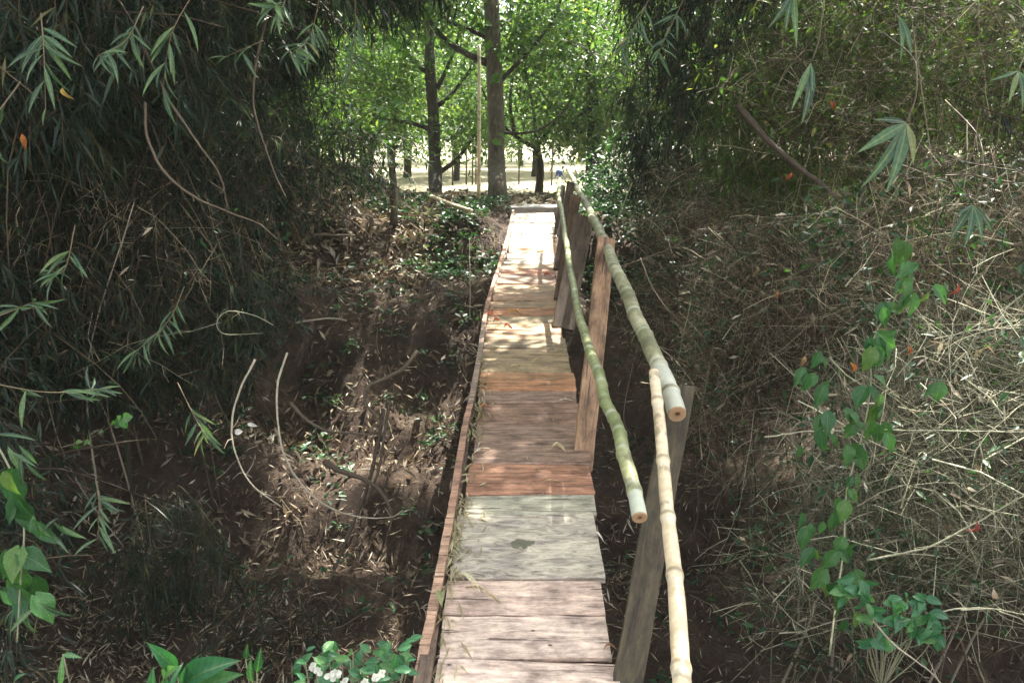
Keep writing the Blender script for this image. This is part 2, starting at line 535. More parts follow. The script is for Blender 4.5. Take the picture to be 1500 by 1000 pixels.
# sandy track across the far bank
g = Geo()
cx = smooth_curve([(-7.5, 17.5, 0), (-3.5, 16.3, 0), (-1.0, 14.9, 0), (.25, 13.7, 0), (.42, 12.7, 0)], 60)
rows = []
for q in range(60):
    w = 1.3 - .6 * q / 59
    tg = cx[min(q + 1, 59)] - cx[max(q - 1, 0)]; s = np.array([-tg[1], tg[0]]); s = s / np.linalg.norm(s)
    for r_ in np.linspace(-1, 1, 9):
        x = cx[q, 0] + s[0] * w * r_ * .62; y = cx[q, 1] + s[1] * w * r_ * .62
        rows.append((x, y, float(H(x, y)) + .012 - .03 * abs(r_) ** 6))
T = []
for q in range(59):
    for r_ in range(8):
        k = q * 9 + r_; T += [[k, k + 1, k + 10], [k, k + 10, k + 9]]
g.add(rows, T, .5)
tag(link('path', g.mesh('path', M['sand'])), kind='structure')

# ------------------------------------------------------------------ the footbridge
W = .6
PL = [-.249, -.252, -.253, -.249, -.23, -.222, -.209, -.197, -.2, -.204, -.207, -.2, -.18, -.139, -.059, .02, .063]
dz = lambda y: float(np.interp(y, [-1] + PF + [13.5], [-.03] + PZ + [.86]))
dl = lambda y: float(np.interp(y, [0] + PF, [-.24] + PL))
dF = lambda py: float(np.interp(-py, [-1400, -1180] + [-q for q in PY], [1.35, 1.85] + PF))

bridge = thing('footbridge', 'narrow plank footbridge with a crooked bamboo handrail crossing the dark gully', 'footbridge', (0, 0, 0))
PINK = (.53, .42, .355); PALE = (.62, .52, .44); GREY = (.46, .42, .34); GRN = (.33, .33, .23); RED = (.30, .14, .085)
BRN = (.27, .17, .12); ORG = (.40, .20, .10); TAN = (.36, .26, .16); OLV = (.27, .21, .125); WHT = (.5, .42, .36)
bounds = [(1400, PINK), (1180, PALE), (1062, PINK), (966, (.52, .42, .35)), (893, PINK), (841, (.58, .48, .39)), (752, GREY), (721, GRN), (684, RED), (628, BRN),
          (589, (.24, .17, .13)), (571, ORG), (554, (.42, .23, .12)), (543, OLV), (523, OLV), (510, OLV), (499, (.33, .23, .15)), (487, TAN), (477, OLV), (466, ORG),
          (454, TAN), (443, (.34, .22, .14)), (430, TAN), (418, BRN), (406, RED), (398, TAN), (390, GREY), (382, WHT), (373, ORG), (350, WHT), (327, PALE)]


def board_mesh(name, L, wd, th, mat, seg=10, jag=.004, warp=.004, ends=.006):
    """A sawn board lying along X: chamfered, slightly warped, with uneven edges."""
    g = Geo(); n = seg + 1
    xs_ = np.linspace(-L / 2, L / 2, n)
    ch = min(.006, th * .2)
    sec = np.array([(-wd / 2, -th / 2), (-wd / 2, th / 2 - ch), (-wd / 2 + ch, th / 2), (0, th / 2), (wd / 2 - ch, th / 2), (wd / 2, th / 2 - ch), (wd / 2, -th / 2)])
    e1 = np.cumsum(rng.normal(size=n)) * jag * .5; e2 = np.cumsum(rng.normal(size=n)) * jag * .5
    e1 -= np.linspace(e1[0], e1[-1], n); e2 -= np.linspace(e2[0], e2[-1], n)
    tw = rng.normal() * warp; cup = rng.normal() * warp * .5
    V = []
    for q in range(n):
        s = sec.copy(); left = s[:, 0] < -.001; right = s[:, 0] > .001
        s[left, 0] += e1[q]; s[right, 0] += e2[q]
        x = np.full(7, xs_[q])
        if q in (0, n - 1): x = x + rng.normal() * ends * .3 + np.linspace(-1, 1, 7) * rng.normal() * ends
        zz = s[:, 1] + tw * (xs_[q] / L) * (s[:, 0] / wd) * 4 + cup * (abs(xs_[q]) / L) ** 2 * 4
        V.append(np.stack([x, s[:, 0], zz], 1))
    V = np.array(V); T = []
    for q in range(n - 1):
        for k in range(7):
            a = q * 7 + k; b_ = q * 7 + (k + 1) % 7
            T += [[a, a + 7, b_ + 7], [a, b_ + 7, b_]]
    for k in range(1, 6):
        T.append([0, k, k + 1]); o_ = (n - 1) * 7; T.append([o_, o_ + k + 1, o_ + k])
    g.add(V, T, .5)
    return g.mesh(name, mat, False)


for q, (py, colr) in enumerate(bounds):
    y0 = dF(py); y1 = dF(bounds[q + 1][0]) if q + 1 < len(bounds) else dF(312)
    gap = .004 + .004 * random.random() + .006 * float(sst(4.2, 7, y0))
    wet = (py == 841)
    yc = (y0 + y1) / 2; wd = (y1 - y0) - gap
    z0, z1 = dz(y0), dz(y1)
    ll = W + random.uniform(-.012, .012)
    me = board_mesh('plank', ll, wd, .03, M['wet_plank'] if wet else M['plank'], 12)
    o = link('plank', me, bridge)
    o.location = (dl(yc) + W / 2 + random.uniform(-.004, .004), yc, (z0 + z1) / 2 - .015 + random.uniform(-.005, .005))
    o.rotation_euler = (math.atan2(z1 - z0, y1 - y0), random.uniform(-.006, .006), random.uniform(-.006, .006))
    k = random.uniform(.84, 1.12); kr = random.uniform(.97, 1.08)
    o.color = (colr[0] * k * kr, colr[1] * k, colr[2] * k / kr, 1)
    lab = {841: 'wide weathered grey plank with a dark damp stain', 721: 'narrow greenish grey plank', 684 + 0: None}.get(py)
    if py == 752: lab = 'narrow greenish grey plank'; o.color = (.35, .34, .26, 1)
    if py == 721: lab = 'orange red plank'; o.color = (.33, .17, .105, 1)
    if py == 684: lab = 'brown plank stained orange along its near edge'; o.color = (.25, .165, .12, 1)
    if py == 841: lab = 'wide weathered grey plank with a dark damp stain'
    if lab: o['label'] = lab


def beam(name, p0, p1, wd, th, color, side=(1, 0, 0), mat=None, parent=bridge, seg=12, jag=.003, label=None):
    p0 = Vector(p0); p1 = Vector(p1); d = (p1 - p0); L = d.length
    me = board_mesh(name, L, wd, th, mat or M['plank'], seg, jag, .003)
    o = link(name, me, parent)
    x = d.normalized(); y = (Vector(side) - x * Vector(side).dot(x)).normalized(); z = x.cross(y)
    o.matrix_local = Matrix.Translation((p0 + p1) / 2) @ Matrix((x, y, z)).transposed().to_4x4()
    o.color = (*color, 1)
    if label: o['label'] = label
    return o


# stringers under both edges, butted end to end
for off in (.035, W - .035):
    st = [1.2, 2.3, 2.76, 3.5, 4.3, 5.4, 7.4, 9.2, 10.6, 11.6, 12.35]
    for a_, b_ in zip(st[:-1], st[1:]):
        beam('support_beam', (dl(a_) + off, a_, dz(a_) - .125), (dl(b_) + off, b_ - .004, dz(b_) - .125), .06, .11, (.09, .065, .05), (1, 0, 0))

# edge strip on the left
edge = [(1180, 585), (1000, 615), (960, 622), (900, 633), (850, 643), (800, 653), (755, 661), (720, 667), (640, 681), (600, 689), (560, 696), (520, 703), (480, 709),
        (440, 717), (406, 728), (380, 736), (350, 744), (327, 748.5), (310, 752)]
ep = []
for py, px in edge:
    y = dF(py); z = dz(y) + .018
    Z = y * CP + (EYE - z) * SP
    ep.append(Vector(((px - 750) / F * Z, y, z)))
cuts = [0, 3, 6, 9, 12, 15, 18]
for ci, (a_, b_) in enumerate(zip(cuts[:-1], cuts[1:])):
    for s_ in range(a_, b_):
        pass
    g = Geo(); c = smooth_curve(ep[a_:b_ + 1], 18); w2, h2 = .017, .014
    V = []
    for q in range(18):
        j = rng.normal(size=4) * .0012
        p = c[q] + np.array([0, .003 if q == 0 else (-.003 if q == 17 else 0), 0])
        V += [p + [-w2 + j[0], 0, -h2], p + [w2 + j[1], 0, -h2], p + [w2 + j[2], 0, h2 + j[3]], p + [-w2 + j[0], 0, h2 + j[1]]]
    T = []
    for q in range(17):
        for k in range(4):
            A = q * 4 + k; B = q * 4 + (k + 1) % 4
            T += [[A, B, B + 4], [A, B + 4, A + 4]]
    T += [[0, 3, 2], [0, 2, 1], [68, 69, 70], [68, 70, 71]]
    org = c[9].copy(); g.add(np.array(V) - org, T, .5)
    m_ = g.mesh('edge_strip', M['plank'], False)
    o = link('edge_strip', m_, bridge, org)
    o.color = [(.40, .26, .18, 1), (.40, .26, .18, 1), (.34, .2, .14, 1), (.27, .2, .15, 1), (.36, .2, .14, 1), (.42, .27, .2, 1)][ci]
    # keep the grain along the strip: the grain noise is isotropic enough at this width

# ledger strips beneath the edge strip, carrying it
for a_, b_ in zip([1.4, 4.2, 7.2, 10.0], [4.19, 7.19, 9.99, 12.3]):
    ea = float(np.interp(a_, [v_.y for v_ in ep], [v_.x for v_ in ep])); eb = float(np.interp(b_, [v_.y for v_ in ep], [v_.x for v_ in ep]))
    beam('support_beam', (ea + .005, a_, dz(a_) - .032), (eb + .005, b_, dz(b_) - .032), .05, .04, (.14, .10, .075))


# railing posts: (foot, head) by place, width, thickness, colour
def post(p0, p1, wd, th, colr, side, label=None):
    return beam('railing_post', p0, p1, wd, th, colr, side, label=label, seg=16, jag=.002)


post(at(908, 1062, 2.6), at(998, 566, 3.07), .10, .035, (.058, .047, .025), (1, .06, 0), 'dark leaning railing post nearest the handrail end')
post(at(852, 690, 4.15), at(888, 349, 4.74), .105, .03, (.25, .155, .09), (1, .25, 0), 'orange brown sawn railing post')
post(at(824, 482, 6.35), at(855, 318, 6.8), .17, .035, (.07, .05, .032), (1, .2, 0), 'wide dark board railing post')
post(at(819, 440, 7.2), at(843, 288, 7.7), .10, .035, (.10, .06, .036), (1, .3, 0))
post(at(816, 395, 8.6), at(836, 268, 9.1), .085, .04, (.10, .07, .05), (1, .3, 0))
post(at(815, 345, 10.9), at(824, 272, 11.2), .08, .04, (.07, .05, .04), (1, .3, 0))


def culm(name, p, r0, r1, mat, parent, spacing, k=300, sides=14, wax=None, node_amp=.10, capr=True, kink=.004):
    """Bamboo pole with swollen ringed nodes; wax = (from, to) share of the length that is pale."""
    c = smooth_curve(p, k)
    seg = np.linalg.norm(np.diff(c, axis=0), axis=1); arc = np.concatenate([[0], np.cumsum(seg)])
    t = arc / arc[-1]; r = r0 + (r1 - r0) * t; tint = np.full(k, .45)
    nodes = [spacing * .55]
    while nodes[-1] < arc[-1] - .05: nodes.append(nodes[-1] + spacing * random.uniform(.72, 1.25))
    off = np.array([0.] + [random.gauss(0, kink) for _ in nodes]); offz = np.array([0.] + [random.gauss(0, kink) for _ in nodes]); kn = np.array([0.] + nodes)
    c[:, 0] += np.interp(arc, kn, off); c[:, 2] += np.interp(arc, kn, offz)
    for nd in nodes:
        d = arc - nd
        r = r * (1 + node_amp * np.exp(-(d / .014) ** 2) - .05 * np.exp(-((np.abs(d) - .035) / .02) ** 2))
        tint -= .42 * np.exp(-((d + .004) / .010) ** 2); tint += .45 * np.exp(-((d - .026) / .016) ** 2) * random.uniform(.4, 1)
    if wax:
        tint = np.maximum(tint, .45 + .40 * sst(0, 1, (wax[1] - t) / (wax[1] * .35)) * (tint > .2))
    g = Geo()
    cc = c - c[0]
    n0 = g.n
    tubes(g, cc[None], r[None], .5, sides, False)
    g.C[-1] = np.repeat(np.clip(tint, 0, 1), sides).astype(np.float32)
    o = link(name, g.mesh(name, mat), parent, c[0])
    for e_, idx, nb in ((0, 0, 1), (1, k - 1, k - 2)):
        if not capr: continue
        ax = c[idx] - c[nb]; ax = ax / np.linalg.norm(ax); ref = np.array([0, 0, 1.]) if abs(ax[2]) < .8 else np.array([1., 0, 0])
        u = np.cross(ax, ref); u /= np.linalg.norm(u); v_ = np.cross(ax, u)
        a = np.arange(16) / 16 * 2 * math.pi; rr = r[idx]
        ring = lambda q, h: [ax * h + (u * math.cos(x) + v_ * math.sin(x)) * rr * q for x in a]
        V = ring(.97, -.002) + ring(.93, .004) + ring(.3, .0035) + ring(.22, -.006) + [ax * -.006]
        T = []
        for L_ in range(3):
            for q in range(16):
                A = L_ * 16 + q; B = L_ * 16 + (q + 1) % 16; T += [[A, B, B + 16], [A, B + 16, A + 16]]
        for q in range(16): T.append([48 + q, 48 + (q + 1) % 16, 64])
        gg = Geo(); gg.add(V, T, .6); gg.C[-1] = np.array([.5] * 16 + [.9] * 16 + [.6] * 16 + [.05] * 17, np.float32)
        link('cut_end', gg.mesh('cut_end', M['cut_wood'], False), o, cc[idx])
    return o


thick = [(992, 606, 2.86), (980, 572, 3.0), (965, 540, 3.16), (947, 503, 3.38), (934, 470, 3.6), (921, 435, 3.85), (903, 398, 4.2), (893, 372, 4.6), (880, 340, 5.4), (866, 315, 6.4),
         (857, 295, 7.6), (845, 275, 9.0), (838, 260, 10.4), (831, 248, 11.7)]
hr = culm('handrail', pts(thick), .034, .026, M['grey_bamboo'], bridge, .24, wax=(0, .045), kink=.005)
hr['label'] = 'thick crooked grey green bamboo handrail'
thin = [(937, 757, 2.44), (930, 722, 2.52), (920, 680, 2.65), (905, 630, 2.9), (888, 585, 3.2), (870, 525, 3.7), (855, 480, 4.3), (843, 440, 5.0), (836, 395, 5.8), (829, 350, 6.7),
        (824, 315, 7.6), (819, 288, 8.8), (820, 262, 10.2)]
lr = culm('handrail', pts(thin), .0245, .022, M['green_bamboo'], bridge, .19, wax=(0, .014), kink=.004)
lr['label'] = 'thin green bamboo rail set lower'
pl = culm('prop_pole', pts([(958, 545, 2.96), (969, 640, 2.74), (978, 745, 2.5), (990, 860, 2.24), (998, 985, 2.0), (1010, 1180, 1.62)]), .0195, .0265, M['yellow_bamboo'], bridge,
          .27, node_amp=.14, kink=.002)
pl['label'] = 'pale yellow bamboo pole propping the handrail'
# blue rag knotted round the far rail end
g = Geo()
p_ = at(819, 252, 10.3)
for q in range(4):
    a = q * 1.7; d = Vector((math.cos(a) * .05, .02, math.sin(a) * .05 - .03))
    leaves(g, [tuple(p_)], [tuple(d)], [(0, -1, .2)], .08, .035, .5, .3)
tubes(g, np.array([[tuple(p_ + Vector((-.035, 0, .01))), tuple(p_), tuple(p_ + Vector((.035, 0, -.01)))]]), .028, .5, 8, True)
tag(link('rag', g.mesh('rag', M['rag'])), 'small blue rag knotted round the far end of the thin rail', 'rag')

# low concrete sill where the bridge lands
g = Geo()
rs = []
for (x_, y_) in [(-.03, 12.36), (.73, 12.36), (.77, 12.62), (.72, 12.88), (.52, 13.02), (.25, 13.02), (.05, 12.9), (-.05, 12.65)]:
    rs.append((x_, y_))
V = [(x_, y_, .78) for x_, y_ in rs] + [(x_, y_, .815 + .01 * (y_ - 12.3)) for x_, y_ in rs] + [(.36, 12.68, .835), (.36, 12.68, .7)]
T = []
for q in range(8):
    r_ = (q + 1) % 8
    T += [[q, r_, r_ + 8], [q, r_ + 8, q + 8], [q + 8, r_ + 8, 16], [r_, q, 17]]
V = [(a, b_, c_ - .1 if i_ < 8 or i_ == 17 else c_) for i_, (a, b_, c_) in enumerate(V)]
g.add(V, T, .5)
tag(link('landing_slab', g.mesh('landing_slab', M['concrete'], False)), 'rounded pale grey slab at the far landing of the footbridge', 'slab')

# ------------------------------------------------------------------ litter on the ground
def on_ground(n, x0, x1, y0, y1, bias=None):
    x = rng.uniform(x0, x1, n); y = rng.uniform(y0, y1, n)
    if bias is not None:
        keep = rng.random(n) < bias(x, y); x, y = x[keep], y[keep]
    return x, y


def scatter_leaves(g, x, y, Lr, Wr, lift=.015, tilt=.35, tint=None):
    n = len(x); N = Hn(x, y); z = H(x, y)
    d = rdir(n); d = nrm(d - N * (d * N).sum(-1, keepdims=True)); d = nrm(d + N * rng.normal(size=(n, 1)) * tilt)
    L = rng.uniform(*Lr, n)
    P = np.stack([x, y, z], -1) + N * (lift * rng.random((n, 1)) + .008 + .35 * L[:, None] * np.abs((d * N).sum(-1, keepdims=True)))
    P = P - d * L[:, None] * .5
    leaves(g, P, d, nrm(N + rng.normal(size=(n, 3)) * .5), L, rng.uniform(*Wr, n), rng.random(n) if tint is None else tint, 0, rng.choice([.1, .35]))


g = Geo()
clump = lambda x, y: np.clip(.55 + 1.1 * fbm(x * 1.3 + 40, y * 1.3 + 3, 3), .05, 1)
x, y = on_ground(80000, -6.5, 6, 2.0, 12.5, clump)
scatter_leaves(g, x, y, (.025, .11), (.005, .014), .015, .35, rng.random(len(x)) ** 1.6)
x, y = on_ground(9000, -6, 1.2, 3.8, 6.6, lambda x, y: clump(x + 3, y))
scatter_leaves(g, x, y, (.05, .15), (.008, .016), .05, .5)
x, y = on_ground(9000, -6, -1.0, 9.2, 14, clump)
scatter_leaves(g, x, y, (.1, .22), (.03, .07), .06, .6)
x, y = on_ground(6000, -4.5, .2, 5.8, 11.5, lambda x, y: clump(x * 1.6 + 11, y * 1.6))
scatter_leaves(g, x, y, (.06, .17), (.012, .04), .10, .8)
x, y = on_ground(9000, -9, 9, 12.4, 16.2, clump)
scatter_leaves(g, x, y, (.08, .2), (.03, .08), .03, .35)
x, y = on_ground(9000, -4.5, -.4, 2.8, 5.4, lambda x, y: clump(x * 1.4, y * 1.4 + 6))
scatter_leaves(g, x, y, (.04, .12), (.006, .014), .06, .5)
x, y = on_ground(5000, .7, 2.6, 2.2, 4.6)
scatter_leaves(g, x, y, (.06, .2), (.006, .014), .06, .5)
tag(link('leaf_litter', g.mesh('leaf_litter', M['dry_leaf'])), 'fallen dry bamboo leaves strewn over the gully slopes', 'leaf litter', kind='stuff')

# green ground cover, densest round the far landing and here and there on the banks
g = Geo()


def rosettes(x, y, m_, Lr, wr, up=.5):
    n = len(x); z = H(x, y)
    hgt = rng.uniform(.02, .16, n)
    P = np.repeat(np.stack([x, y, z + hgt], -1), m_, 0)
    d = rdir(n * m_); d[:, 2] = np.abs(d[:, 2]) * up
    P = P + rng.normal(size=P.shape) * [.05, .05, .02]
    L = rng.uniform(*Lr, n * m_)
    leaves(g, P, d, np.array([0, 0, 1.]) + rng.normal(size=P.shape) * .3, L, L * rng.uniform(*wr, n * m_), rng.random(n * m_), .2)


x, y = on_ground(1500, -3.6, -.1, 9.6, 13.5, lambda x, y: np.clip(.6 + 1.5 * fbm(x * 1.1, y * 1.1 + 8, 2), 0, 1)); rosettes(x, y, 7, (.05, .13), (.4, .6))
x, y = on_ground(500, .9, 4, 9.0, 13.5); rosettes(x, y, 8, (.05, .14), (.4, .6))
x, y = on_ground(240, -3.5, -.2, 6, 10.5, lambda x, y: fbm(x * 1.5 + 13, y * 1.5, 2) > .0); rosettes(x, y, 9, (.04, .11), (.35, .6))
x, y = on_ground(420, -4, 4, 3, 9.5, lambda x, y: fbm(x * .9 + 3, y * .9, 2) > .12); rosettes(x, y, 6, (.04, .1), (.4, .6))
x, y = on_ground(160, -1.3, -.3, 2.6, 4.2); rosettes(x, y, 7, (.05, .12), (.45, .65))
x, y = on_ground(130, .75, 2.4, 2.4, 4.2); rosettes(x, y, 7, (.05, .11), (.45, .65))
x, y = on_ground(700, -9, 9, 13.2, 16.5, lambda x, y: fbm(x * .4, y * .4, 2) > .05); rosettes(x, y, 6, (.06, .15), (.4, .6))
tag(link('ground_cover', g.mesh('ground_cover', M['ground_leaf'])), 'low green seedlings scattered over the banks', 'ground cover', kind='stuff')

# crumbled clods of soil on the slopes
x, y = on_ground(16000, -5.5, 4, 2.6, 11.5, lambda x, y: np.clip(.4 + 1.5 * fbm(x * 1.7 + 70, y * 1.7, 3), 0, 1))
n = len(x); oct_ = np.array([(1, 0, 0), (0, 1, 0), (-1, 0, 0), (0, -1, 0), (0, 0, 1), (0, 0, -1)], float)
r_ = rng.uniform(.006, .03, (n, 1, 1)) * rng.uniform(.4, 1.0, (n, 1, 1))
V = oct_[None] * r_ * rng.uniform(.5, 1.4, (n, 6, 1)) + rng.normal(size=(n, 6, 3)) * r_ * .25
V = V + np.stack([x, y, H(x, y)], -1)[:, None]
T = np.array([[0, 1, 4], [1, 2, 4], [2, 3, 4], [3, 0, 4], [1, 0, 5], [2, 1, 5], [3, 2, 5], [0, 3, 5]])
g = Geo(); g.add(V, (np.arange(n) * 6)[:, None, None] + T[None], .5)
tag(link('soil_clods', g.mesh('soil_clods', M['soil'])), 'crumbled clods of brown soil on the gully slopes', 'soil', kind='stuff')

# fine dead sticks and rootlets on the slopes
g = Geo()
x, y = on_ground(1500, -6, 5, 3, 12, clump)
N = Hn(x, y); S = np.stack([x, y, H(x, y)], -1) + N * .03
d = rdir(len(x)); d = nrm(d - N * (d * N).sum(-1, keepdims=True) * .7)
P = curves(S, d, rng.uniform(.15, .6, len(x)), 6, .25, .05)
P[:, :, 2] = np.maximum(P[:, :, 2], H(P[:, :, 0], P[:, :, 1]) + .01)
tubes(g, P, np.linspace(1, .5, 6)[None] * rng.uniform(.0015, .005, (len(x), 1)), rng.random(len(x)), 3)
tag(link('fallen_twigs', g.mesh('fallen_twigs', M['twig'])), 'thin dead twigs and rootlets lying on the soil', 'twigs', kind='stuff')


DENS = 1.65
BRUSH = 1.25
# ------------------------------------------------------------------ foliage makers
def in_blob(n, c, r, shell=.35):
    d = rdir(n); q = (shell + (1 - shell) * rng.random(n)) ** (1 / 2.2)
    lump = 1 + .35 * fbm(d[:, 0] * 1.9 + r[0] * 7 + 20, d[:, 2] * 1.9 + d[:, 1] * 1.3 + 20, 3)
    return np.asarray(c) + d * (q * lump)[:, None] * np.asarray(r)


def bamboo_sprays(g, gt, S, Lt=(.25, .55), m=12, LL=(.10, .2), ww=(.09, .13), grav=.35, tint=None, outward=None):
    """Drooping twigs from S, each with m lance leaves."""
    n = len(S); d = rdir(n); d[:, 2] = d[:, 2] * .5 - .2
    if outward is not None: d = nrm(d + outward)
    P = curves(S, d, rng.uniform(*Lt, n), 6, .12, grav)
    if gt is not None: tubes(gt, P, np.linspace(.003, .001, 6)[None], rng.random(n) * .45, 3)
    k = rng.integers(1, 6, (n, m)); ii = np.arange(n)[:, None]
    B = P[ii, k] * .5 + P[ii, k - 1] * .5
    td = nrm(P[ii, k] - P[ii, k - 1])
    ld = nrm(td * .6 + rdir(n * m).reshape(n, m, 3) * .95 + np.array([0, 0, -.38]) * rng.uniform(0, 1.8, (n, 1, 1)))
    L = (rng.uniform(*LL, (n, m)) * rng.uniform(.55, 1.1, (n, 1))).ravel(); t = np.repeat(rng.random(n), m) * .6 + rng.random(n * m) * .4 if tint is None else np.full(n * m, tint)
    N = np.array([0, 0, 1.]) + rng.normal(size=(n * m, 3)) * .5
    leaves(g, B.reshape(-1, 3), ld.reshape(-1, 3), N, L, L * rng.uniform(*ww, n * m), t, .18)


def broad_sprays(g, S, m=9, LL=(.09, .16), ww=(.35, .5), spread=.16):
    n = len(S)
    P = np.repeat(S, m, 0) + rng.normal(size=(n * m, 3)) * spread
    d = rdir(n * m); d[:, 2] = d[:, 2] * .5 - .25
    L = rng.uniform(*LL, n * m)
    leaves(g, P, d, np.array([0, 0, 1.]) + rng.normal(size=P.shape) * .45, L, L * rng.uniform(*ww, n * m), np.clip(np.repeat(rng.random(n), m) * .6 + rng.random(n * m) * .45, 0, 1), .15)


def bamboo_plant(label, base, culms, blobs, mat='bamboo_leaf', LL=(.11, .2), group=None, m=12, name='bamboo_plant', cat='bamboo', cr=.022, grav=.35, ww=(.09, .13)):
    """culms: list of point lists; blobs: (centre, radii, number of sprays)."""
    root = thing(name, label, cat, base, group)
    b0 = np.array(base)
    for cpts in culms:
        c = [Vector(q) - Vector(base) for q in cpts]
        rod('culm', c, cr * random.uniform(.8, 1.2), cr * .3, M['bamboo_dark'], root, 8, 22)
    gl, gt = Geo(), Geo()
    for c, r, n in blobs:
        n = int(n * DENS)
        S = in_blob(n, np.array(tuple(c)) - b0, r)
        bamboo_sprays(gl, gt, S, m=m, LL=LL, grav=grav, ww=ww)
        nb = max(3, n // 25)
        Q = in_blob(nb, np.array(tuple(c)) - b0, np.array(r) * .6); dd = rdir(nb); dd[:, 2] *= .5
        tubes(gt, curves(Q, dd, max(r) * 1.2, 7, .15, .12), np.linspace(.008, .003, 7)[None], rng.random(nb) * .3, 4)
    f = link('foliage', gl.mesh('foliage', M[mat]), root); f['kind'] = 'stuff'
    t = link('twigs', gt.mesh('twigs', M['twig']), root); t['kind'] = 'stuff'
    return root


def gz(x, y): return (x, y, float(H(x, y)))


# left thicket
def arch(b, top, end):
    return [b, ((b[0] * .6 + top[0] * .4), (b[1] * .6 + top[1] * .4), b[2] + (top[2] - b[2]) * .65), top, end]


b = gz(-4.4, 5.2)
bamboo_plant('dense dark bamboo clump filling the upper left corner above the gully', b,
             [arch(b, (-3.8, 5.2, 4.2), (-2.3, 4.7, 3.0)), arch(gz(-4.7, 5.5), (-4.6, 5.0, 4.6), (-3.6, 3.9, 3.0)), arch(gz(-4.2, 5.8), (-3.2, 5.7, 4.2), (-1.5, 5.5, 3.3))],
             [((-3.3, 5.2, 2.6), (1.4, 1.0, .95), 900), ((-4.6, 5.2, 2.3), (1.1, 1.0, 1.1), 500), ((-2.1, 5.6, 3.15), (1.15, .8, .62), 520)])
b = gz(-5.2, 7.6)
bamboo_plant('tall dark bamboo clump standing behind the left thicket', b,
             [arch(b, (-4.8, 7.6, 5), (-3.0, 7.6, 4)), arch(gz(-5.6, 8.0), (-5.8, 7.5, 5), (-4.5, 7, 4.5)), arch(gz(-4.6, 8.0), (-3.9, 8.0, 5), (-2.2, 8.2, 4.2))],
             [((-4.2, 7.8, 2.9), (1.7, 1.1, 1.7), 900), ((-5.9, 7.4, 2.6), (1.4, 1.1, 1.8), 500), ((-2.5, 8.4, 3.9), (1.3, 1.1, .75), 450)])
b = gz(-4.6, 4.3)
bamboo_plant('dark bamboo undergrowth along the left edge below the hanging leaves', b,
             [arch(b, (-4.3, 4.2, 1.6), (-3.2, 3.7, .9)), arch(gz(-4.9, 4.6), (-4.9, 4.3, 1.9), (-3.9, 3.5, 1.0))],
             [((-4.2, 4.9, .9), (1.0, .8, 1.0), 480), ((-3.7, 5.9, .6), (1.1, .8, .9), 300)])
b = gz(-3.2, 6.2)
bamboo_plant('near black leafy bamboo filling the hollow in the middle of the left thicket', b,
             [arch(b, (-3.1, 6.2, 3.0), (-2.2, 6.0, 2.2))],
             [((-3.0, 6.4, 1.9), (1.2, .7, 1.1), 420), ((-2.9, 6.3, .6), (.9, .6, .9), 240)], LL=(.09, .17), grav=.25)
b = gz(-3.6, 9.6)
bamboo_plant('dark bamboo behind the leaf pile closing the gap left of the trees', b,
             [arch(b, (-3.5, 9.6, 3.8), (-2.6, 9.5, 3.0))],
             [((-3.3, 9.9, 2.4), (1.2, .7, 1.0), 360), ((-4.8, 9.5, 2.5), (1.2, .7, 1.2), 320)], LL=(.09, .17), grav=.25)
b = gz(-3.9, 3.7)
bamboo_plant('tangle of fine bamboo leaves reaching down the left edge to the litter', b,
             [arch(b, (-3.7, 3.7, .9), (-2.9, 3.4, .2))],
             [((-3.1, 3.9, .0), (.5, .5, .9), 170), ((-2.75, 3.6, -.55), (.3, .3, .5), 60), ((-3.6, 4.6, -.2), (.8, .5, .8), 160)], LL=(.07, .15), grav=.2)
b = gz(-2.9, 7.6)
bamboo_plant('dusky mixed leaves and shoots blending the left thicket into the far bank', b,
             [arch(b, (-2.8, 7.5, 1.6), (-2.2, 7.3, 1.0))],
             [((-2.5, 7.7, 1.5), (.9, .6, .7), 200), ((-2.6, 6.9, .5), (.8, .5, .6), 130), ((-2.1, 8.8, 1.7), (.9, .6, .5), 130)], LL=(.05, .13), grav=.15, ww=(.14, .3))
b = gz(-3.4, 6.9)
bamboo_plant('dark leafy bamboo shoots at the foot of the left thicket', b,
             [arch(b, (-3.2, 6.9, 1.8), (-2.5, 6.6, 1.2))],
             [((-3.5, 7.2, 1.3), (1.0, .7, .9), 320), ((-2.9, 6.9, .2), (.7, .5, .6), 110)])
b = gz(-2.35, 5.2)
bamboo_plant('fine grassy bamboo shoots drooping over the gully floor on the left', b,
             [arch(b, (-2.3, 5.1, -.55), (-1.9, 4.8, -.8))],
             [((-2.35, 4.9, -.85), (.45, .35, .42), 60), ((-1.6, 4.7, -1.3), (.5, .3, .25), 26), ((-2.5, 5.2, -1.1), (.4, .3, .3), 22)], LL=(.12, .24), ww=(.035, .06), grav=.5, cr=.008)
